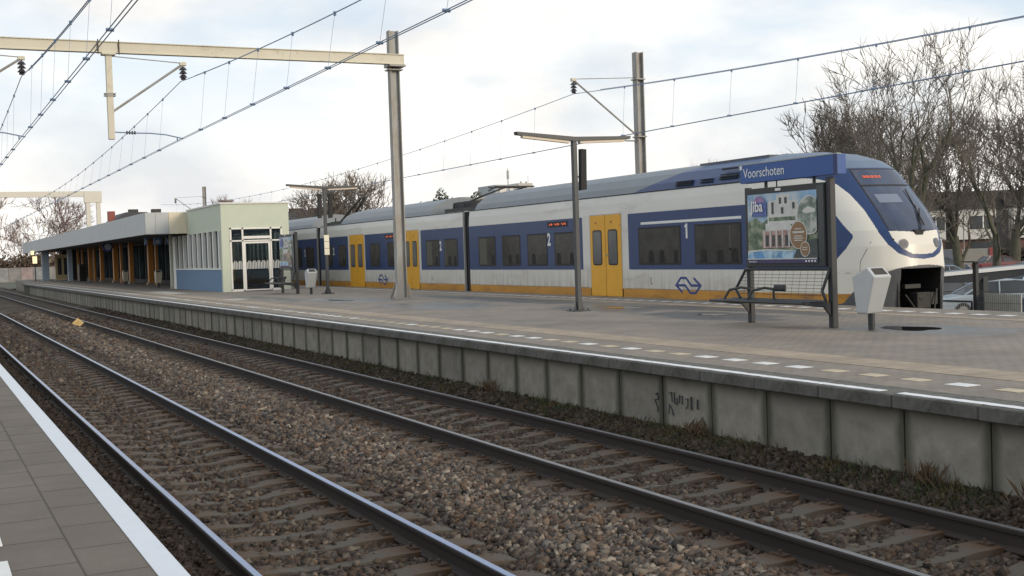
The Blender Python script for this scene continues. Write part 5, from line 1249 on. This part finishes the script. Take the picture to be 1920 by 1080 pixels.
# far wall at the left, city greenery beyond
fwl = thing('sound_wall', (16, 228, GZ), 'grey and pinkish graffitied wall in the far left distance', 'wall')
for k in range(9):
    x = 8 + k * 1.9; cl = [(.26, .25, .24), (.38, .30, .29), (.30, .30, .30)][k % 3]; MB().box(x, x + 1.85, 216, 216.3, -1.02, 1.35).build('panel', mat('far_wall_%d' % (k % 3), cl, .85, var=.25, vscale=1.2), parent=fwl)

# generic block house
def win(par, fx, u0, u1, z0, z1, m_=None):
    MB().prism([(u0, z0), (u1, z0), (u1, z1), (u0, z1)], fx, -.06, .02).build('window', m_ or kwhite, parent=par)
hw = mat('house_white', (.56, .55, .51), .8, var=.04); hd = mat('house_dark_roof', (.06, .055, .052), .85, var=.2, vscale=2); hbk = mat('house_brick', (.10, .06, .045), .85, var=.2); hgl = mat('house_glass', (.045, .05, .055), .15, var=.4, vscale=1)
ux, uy = .897, -.441; vx, vy = .441, .897
def house(P, wd, lb, bluish=False):
    o = thing('terraced_house', (P[0], P[1], GZ), lb, 'house', 'row of white terraced houses')
    F_ = lambda u, v, d: (P[0] + ux * u + vx * d, P[1] + uy * u + vy * d, GZ + v)
    MB().prism([(0, 0), (wd, 0), (wd, 2.7), (0, 2.7)], F_, 0, 9).build('ground_floor', hbk, parent=o)
    MB().prism([(0, 2.7), (wd, 2.7), (wd, 6.9), (0, 6.9)], F_, -.5, 9).build('upper_wall', hw, parent=o)
    MB().prism([(-.1, 6.9), (wd + .1, 6.9), (wd + .1, 7.15), (-.1, 7.15)], F_, -.8, 9.2).prism([(0, 7.15), (wd, 7.15), (wd, 9.3), (0, 9.3)], F_, 2.6, 8).build('roof', hd, parent=o)
    w_ = MB().prism([(.35 * wd, 4.1), (.97 * wd, 4.1), (.97 * wd, 5.9), (.35 * wd, 5.9)], F_, -.56, -.5).build('window', rub, parent=o)
    MB().prism([(.38 * wd, 4.2), (.66 * wd, 4.2), (.66 * wd, 5.8), (.38 * wd, 5.8)], F_, -.58, -.56).prism([(.69 * wd, 4.2), (.95 * wd, 4.2), (.95 * wd, 5.8), (.69 * wd, 5.8)], F_, -.58, -.56).build('pane', hgl, parent=w_)
    MB().prism([(.66 * wd, 4.2), (.69 * wd, 4.2), (.69 * wd, 5.8), (.66 * wd, 5.8)], F_, -.60, -.56).build('frame', kwhite, parent=w_)
    d = MB().prism([(.08 * wd, .1), (.3 * wd, .1), (.3 * wd, 2.3), (.08 * wd, 2.3)], F_, -.05, 0).build('door', mat('house_door', (.12, .05, .04), .6), parent=o)
    MB().prism([(.4 * wd, .7), (.92 * wd, .7), (.92 * wd, 2.3), (.4 * wd, 2.3)], F_, -.05, 0).build('window', hgl, parent=o)
    MB().prism([(.55 * wd, 9.3), (.72 * wd, 9.3), (.72 * wd, 10.0), (.55 * wd, 10.0)], F_, 4, 5.0).build('chimney', hbk, parent=o)
P0 = Vector((130.8, 122.8)) ; dep = 1.0
for k, (u, wd, lb) in enumerate(((-14, 6.2, 'white terraced house, mostly hidden behind the train nose'), (-7.2, 4.2, 'white terraced house just right of the train nose'), (-1.6, 5.6, 'white terraced house between the slender trunk and the thick trunk'), (6.4, 5.6, 'white terraced house at the right picture edge'), (13, 5.6, 'white terraced house beyond the right picture edge'))):
    house((P0.x + ux * u, P0.y + uy * u), wd, lb)
# low dark recesses between the houses
o = thing('terraced_house', (P0.x, P0.y, GZ), 'dark brick recessed house between the white terraced houses', 'house')
F_ = lambda u, v, d: (P0.x + ux * u + vx * d, P0.y + uy * u + vy * d, GZ + v)
MB().prism([(-8, 0), (14, 0), (14, 6.6), (-8, 6.6)], F_, 1.2, 9).build('wall', mat('recess_wall', (.13, .115, .105), .85, var=.15), parent=o); MB().prism([(-8, 6.6), (14, 6.6), (14, 9.5), (-8, 9.5)], F_, 3.2, 9).build('roof', hd, parent=o)
for u in (-2.6, 4.3, 12.3): MB().prism([(u, 3.2), (u + 1.0, 3.2), (u + 1.0, 5.8), (u, 5.8)], F_, 1.1, 1.2).build('window', hgl, parent=o)

# mid and left buildings
def block(name, x, y, w_, d, z0, z1, m_, lb, cat='building'):
    o = thing(name, (x, y, z0), lb, cat); MB().box(x - w_ / 2, x + w_ / 2, y, y + d, z0, z1).build('wall', m_, parent=o); return o
bl = block('apartment_building', 71.5, 143.4, 16, 12, GZ, 8.6, mat('apartment_grey', (.33, .34, .34), .8, var=.06), 'grey apartment block with rooftop plant room and aerial behind the train')
MB().box(68.6, 71.9, 143.6, 149, 8.6, 10.15).build('plant_room', mat('plant_room', (.36, .38, .38), .75, var=.06), parent=bl); MB().box(71.95, 74.1, 143.5, 149, 8.6, 10.35).build('lift_house', mat('lift_house', (.52, .49, .44), .8), parent=bl)
MB().box(69.2, 70.2, 143.5, 143.6, 8.9, 9.7).box(70.7, 71.2, 143.5, 143.6, 8.9, 9.7).build('window', mat('pale_window', (.6, .58, .55), .4), parent=bl)
MB().tube((71.2, 145, 10.1), (71.2, 145, 12.4), .07, .04).box(71.08, 71.32, 144.9, 145.1, 11.0, 12.1).tube((74.2, 145, 10.3), (74.2, 145, 11.4), .03).tube((72.6, 144, 10.35), (72.6, 144, 10.6), .12).tube((73.4, 144, 10.35), (73.4, 144, 10.6), .12).build('aerial', galv, parent=bl)
def roofhouse(x, y, w_, zt, lb, rot=False):
    o = thing('distant_house', (x, y, GZ), lb, 'house', 'distant houses'); MB().box(x, x + w_, y, y + 8, GZ, zt - 1.3).build('wall', hbk, parent=o)
    MB().prism([(-.3, zt - 1.3), (w_ + .3, zt - 1.3), (w_ + .2, zt - 1.05), (w_ * .75, zt), (w_ * .25, zt), (-.2, zt - 1.05)], lambda u, v, d: (x + u, y + d, v), -.4, 8).build('roof', mat('slate_roof', (.07, .072, .08), .8, var=.15), parent=o)
    MB().box(x - .3, x + w_ + .3, y - .45, y - .4, zt - 1.35, zt - 1.1).build('fascia', mat('pale_fascia', (.55, .5, .42), .7), parent=o)
    return o
h1 = roofhouse(35.2, 126, 5.2, 6.5, 'dark roofed house with pale fascia right of the waiting room')
for a in (36.2, 38.4): MB().box(a, a + 1.3, 126.5, 127.5, 6.2, 6.75).build('chimney', hbk, parent=h1)
h2 = roofhouse(22.2, 155, 5.0, 7.75, 'slate roofed house with red chimney above the canopy')
MB().box(21.55, 22.35, 156, 157, 6.6, 7.95).build('chimney', mat('red_chimney', (.28, .09, .07), .8), parent=h2); 
for a in (24.2, 27.0): MB().box(a, a + 1.1, 157, 158, 7.6, 8.2).build('dormer', hd, parent=h2)

# fence, gate, post on the far side of the track
fm = mat('fence_wire', (.10, .11, .11), .5, metal=.3); FX = 23.5
fp = thing('mesh_fence', (FX, 21, -.97), 'grey mesh fence panel with pale boards beside the tall dark post', 'fence')
m = MB()
for y in np.arange(19.3, 21.7, .06): m.tube((FX, y, -.9), (FX, y, .10), .004, n=4)
for z in (-.75, -.45, -.2, .08): m.tube((FX, 19.3, z), (FX, 21.75, z), .007, n=4)
m.build('mesh', fm, parent=fp)
m = MB()
for y in np.arange(20.52, 21.6, .14): m.box(FX + .10, FX + .13, y, y + .125, -.9, .02)
m.build('boards', mat('pale_boards', (.50, .50, .47), .7, var=.06), parent=fp)
MB().box(FX - .05, FX + .05, 21.74, 21.84, -.97, .82).box(FX - .25, FX + .25, 21.6, 22.0, .80, .83).build('post', blackm, parent=fp)
gt = thing('low_gate', (FX, 22.4, -.97), 'low mesh gate with black frame between the train nose and the dark post', 'gate')
m = MB()
for y in np.arange(21.95, 23.6, .07): m.tube((FX, y, -.9), (FX, y, -.19), .004, n=4)
for z in np.arange(-.85, -.2, .09): m.tube((FX, 21.95, z), (FX, 23.6, z), .004, n=4)
m.build('mesh', mat('pale_wire', (.35, .36, .36), .5), parent=gt); MB().tube((FX, 21.93, -.18), (FX, 23.6, -.18), .025).tube((FX, 21.93, -.97), (FX, 21.93, -.18), .025).build('frame', blackm, parent=gt)

# bicycle shelter with a curved roof
sh = thing('bicycle_shelter', (34, 30, GZ), 'bicycle shelter with a long curved pale edged roof beyond the train nose', 'shelter')
A = Vector((30.6, 30.4)); B = Vector((37.0, 30.8)); dirv = (B - A).normalized(); nv = Vector((-dirv.y, dirv.x))
def shp_(u, d, z): p = A + dirv * u + nv * d; return (p.x, p.y, z)
m = MB(); n_ = 24; Ln = 8.5
for i in range(n_ + 1):
    u = -1 + Ln * i / n_; zt = .05 + .24 * (i / n_)
    for d, dz in ((0, 0), (0, .13), (.25, .15), (.5, .14), (.5, .08), (.25, .05)): m.v.append(shp_(u, d, zt + dz))
for i in range(n_):
    for j in range(6): k = i * 6; m.f.append([k + j, k + (j + 1) % 6, k + 6 + (j + 1) % 6, k + 6 + j]); m.mi.append(1 if j == 0 else 0)
m.build('roof', [mat('shelter_roof', (.09, .115, .15), .5), mat('shelter_edge', (.52, .54, .55), .5)], parent=sh)
m = MB()
for i in range(n_ + 1):
    u = -1 + Ln * i / n_; zt = .03 + .24 * (i / n_); dp = .32 * math.sin(math.pi * i / n_)
    m.v += [shp_(u, .1, zt), shp_(u, .3, zt - dp), shp_(u, .5, zt)]
for i in range(n_):
    for j in range(2): k = i * 3 + j; m.f.append([k, k + 1, k + 4, k + 3]); m.mi.append(0)
m.build('underside', mat('shelter_under', (.06, .065, .075), .4), parent=sh)
for u in (3.1, 6.6): p = shp_(u, .3, 0); MB().box(p[0] - .11, p[0] + .11, p[1] - .11, p[1] + .11, GZ, .2).build('post', blackm, parent=sh)

# cars
def car(x, y, rz, colr, lb, L_=4.3, H_=1.45, nm='body'):
    o = thing('parked_car', (x, y, GZ), lb, 'car', 'cars in the car park'); c_, s_ = math.cos(rz), math.sin(rz)
    def G(u, v, w_): return (x + c_ * u - s_ * v, y + s_ * u + c_ * v, GZ + w_)
    hl = L_ / 2; paint = mat('car_paint_' + colr[0], colr[1], .25, spec=.7)
    low = [(-hl, .35), (-hl + .05, .70), (-hl + .25, .88), (-hl + 1.1, .93), (hl - 1.0, .92), (hl - .25, .80), (hl, .60), (hl - .02, .30), (hl - .5, .22), (-hl + .4, .22)]
    b = MB().prism(low, lambda u, v, d: G(u, d * (1 - .06 * abs(v - .6)), v), -.85, .85).build('body', paint, parent=o, bevel=.04)
    cab = MB(); pr = [(-hl + .35, .90, .78), (-hl + .95, H_ - .04, .62), (-hl + 1.5, H_, .60), (hl - 1.9, H_ - .03, .60), (hl - .95, .92, .76)]
    for u, z, hw_ in pr: cab.v += [G(u, -hw_, z), G(u, hw_, z)]
    for i in range(4): k = 2 * i; cab.f.append([k, k + 2, k + 3, k + 1]); cab.mi.append(0)
    cab.f += [[0, 2, 4, 6, 8], [9, 7, 5, 3, 1]]; cab.mi += [0, 0]
    cab.build('windows', hgl, parent=o)
    rfm = MB()
    for u, z, hw_ in pr[1:4]: rfm.v += [G(u, -hw_ - .01, z + .015), G(u, hw_ + .01, z + .015)]
    for i in range(2): k = 2 * i; rfm.f.append([k, k + 2, k + 3, k + 1]); rfm.mi.append(0)
    for (a, za, ha), (b_, zb_, hb) in zip(pr, pr[1:]):
        for s in (-1, 1): rfm.tube(G(a, s * ha, za), G(b_, s * hb, zb_ + .01), .03, n=5)
    for s in (-1, 1): rfm.tube(G(-.1, s * .80, .9), G(-.15, s * .61, H_), .03, n=5)
    rfm.build('roof', paint, parent=o)
    for u in (-hl + .85, hl - .85):
        for s in (-1, 1):
            w_ = MB().tube(G(u, s * .70, .31), G(u, s * .88, .31), .31, n=18).build('wheel', rub, parent=o); MB().tube(G(u, s * .88, .31), G(u, s * .89, .31), .19, n=12).build('rim', galv, parent=w_)
    for s in (-1, 1):
        MB().prism([(0, .62), (.06, .62), (.06, .82), (0, .82)], lambda u, v, d: G(-hl - .01 + u, s * .66 + d, v), -.13, .13).build('tail_light', mat('tail_light', (.45, .02, .02), .3), parent=o)
        MB().prism([(0, .58), (.06, .58), (.06, .74), (0, .74)], lambda u, v, d: G(hl - .05 + u, s * .62 + d, v), -.14, .14).build('headlight', mat('car_lens', (.55, .57, .6), .15), parent=o)
    return o
lb_ = ('light_blue', (.30, .42, .52)); bk_ = ('black', (.02, .022, .028)); wh_ = ('silver', (.34, .40, .45)); nb_ = ('navy', (.035, .055, .11)); gy_ = ('grey', (.13, .15, .17)); rd_ = ('red', (.16, .03, .03))
va = R(-26)
car(38.5, 35.0, va + R(178), wh_, 'silver blue car behind the mesh fence with its long side in view', 4.4)
car(39.3, 31.6, va + R(150), nb_, 'navy blue car cut by the right picture edge beyond the fence')
car(40.6, 39.6, va + R(80), bk_, 'black car with a red tail light beyond the train nose')
car(57.0, 55.2, va + R(10), lb_, 'light blue car roof showing just above the shelter roof')
car(49.5, 46.0, va + R(20), nb_, 'dark blue car parked behind the black car with the tail light')
car(52.5, 44.5, va + R(20), lb_, 'pale blue car between the tall post and the picture edge, above the fence')
car(48.0, 38.5, va + R(100), bk_, 'black car in front of the pale blue car at the right edge')
car(62.5, 54.0, va + R(175), gy_, 'grey car in the second parking row behind the tall post')
row = [(0, nb_, 'navy car, first in the far row right of the train nose'), (5.0, rd_, 'dark red car in the far row beside the hoarding'), (10.0, gy_, 'grey car in the far row in front of the hedge'), (15, lb_, 'pale blue car in the far row near the thick trunk'), (20, nb_, 'navy car at the right end of the far row')]
for u, c, lb2 in row: car(78.5 + ux * u, 76.5 + uy * u, va + R(8), c, lb2)
car(104.5, 97.0, va + R(60), wh_, 'silver car parked by the houses behind the hoarding')

# hoarding / container
ho = thing('hoarding', (93.5, 87.5, GZ), 'grey cabinet with red posts in the car park before the houses', 'cabinet')
def HB(u0, u1, z0, z1, d0, d1): return MB().prism([(u0, z0), (u1, z0), (u1, z1), (u0, z1)], lambda u, v, d: (92.6 + ux * u + vx * d, 88.2 + uy * u + vy * d, GZ + v), d0, d1)
HB(-1.7, 3.6, 0, 1.9, 0, 1.8).build('body', mat('cabinet_grey', (.27, .26, .24), .7, var=.1), parent=ho)
HB(-1.7, .2, 0, 1.9, -.05, 0).build('side_panel', mat('cabinet_blue', (.12, .14, .18), .6), parent=ho)
HB(.2, .5, 0, 2.0, -.1, 0).build('red_post', mat('red_post', (.26, .05, .05), .5), parent=ho); HB(3.2, 3.6, 0, 2.0, -.1, 0).build('red_post', mat('red_post', (.26, .05, .05), .5), parent=ho)

# thin signs poles before the houses
o = thing('street_lamp', (88, 82, GZ), 'thin street lamp pole before the white houses', 'street lamp'); MB().tube((84.9, 80.0, GZ), (84.9, 80.0, 3.6), .05).build('pole', galv, parent=o); MB().box(84.6, 85.1, 79.9, 80.1, 3.55, 3.7).build('lamp_head', galv, parent=o)
print('objects', len(bpy.data.objects))
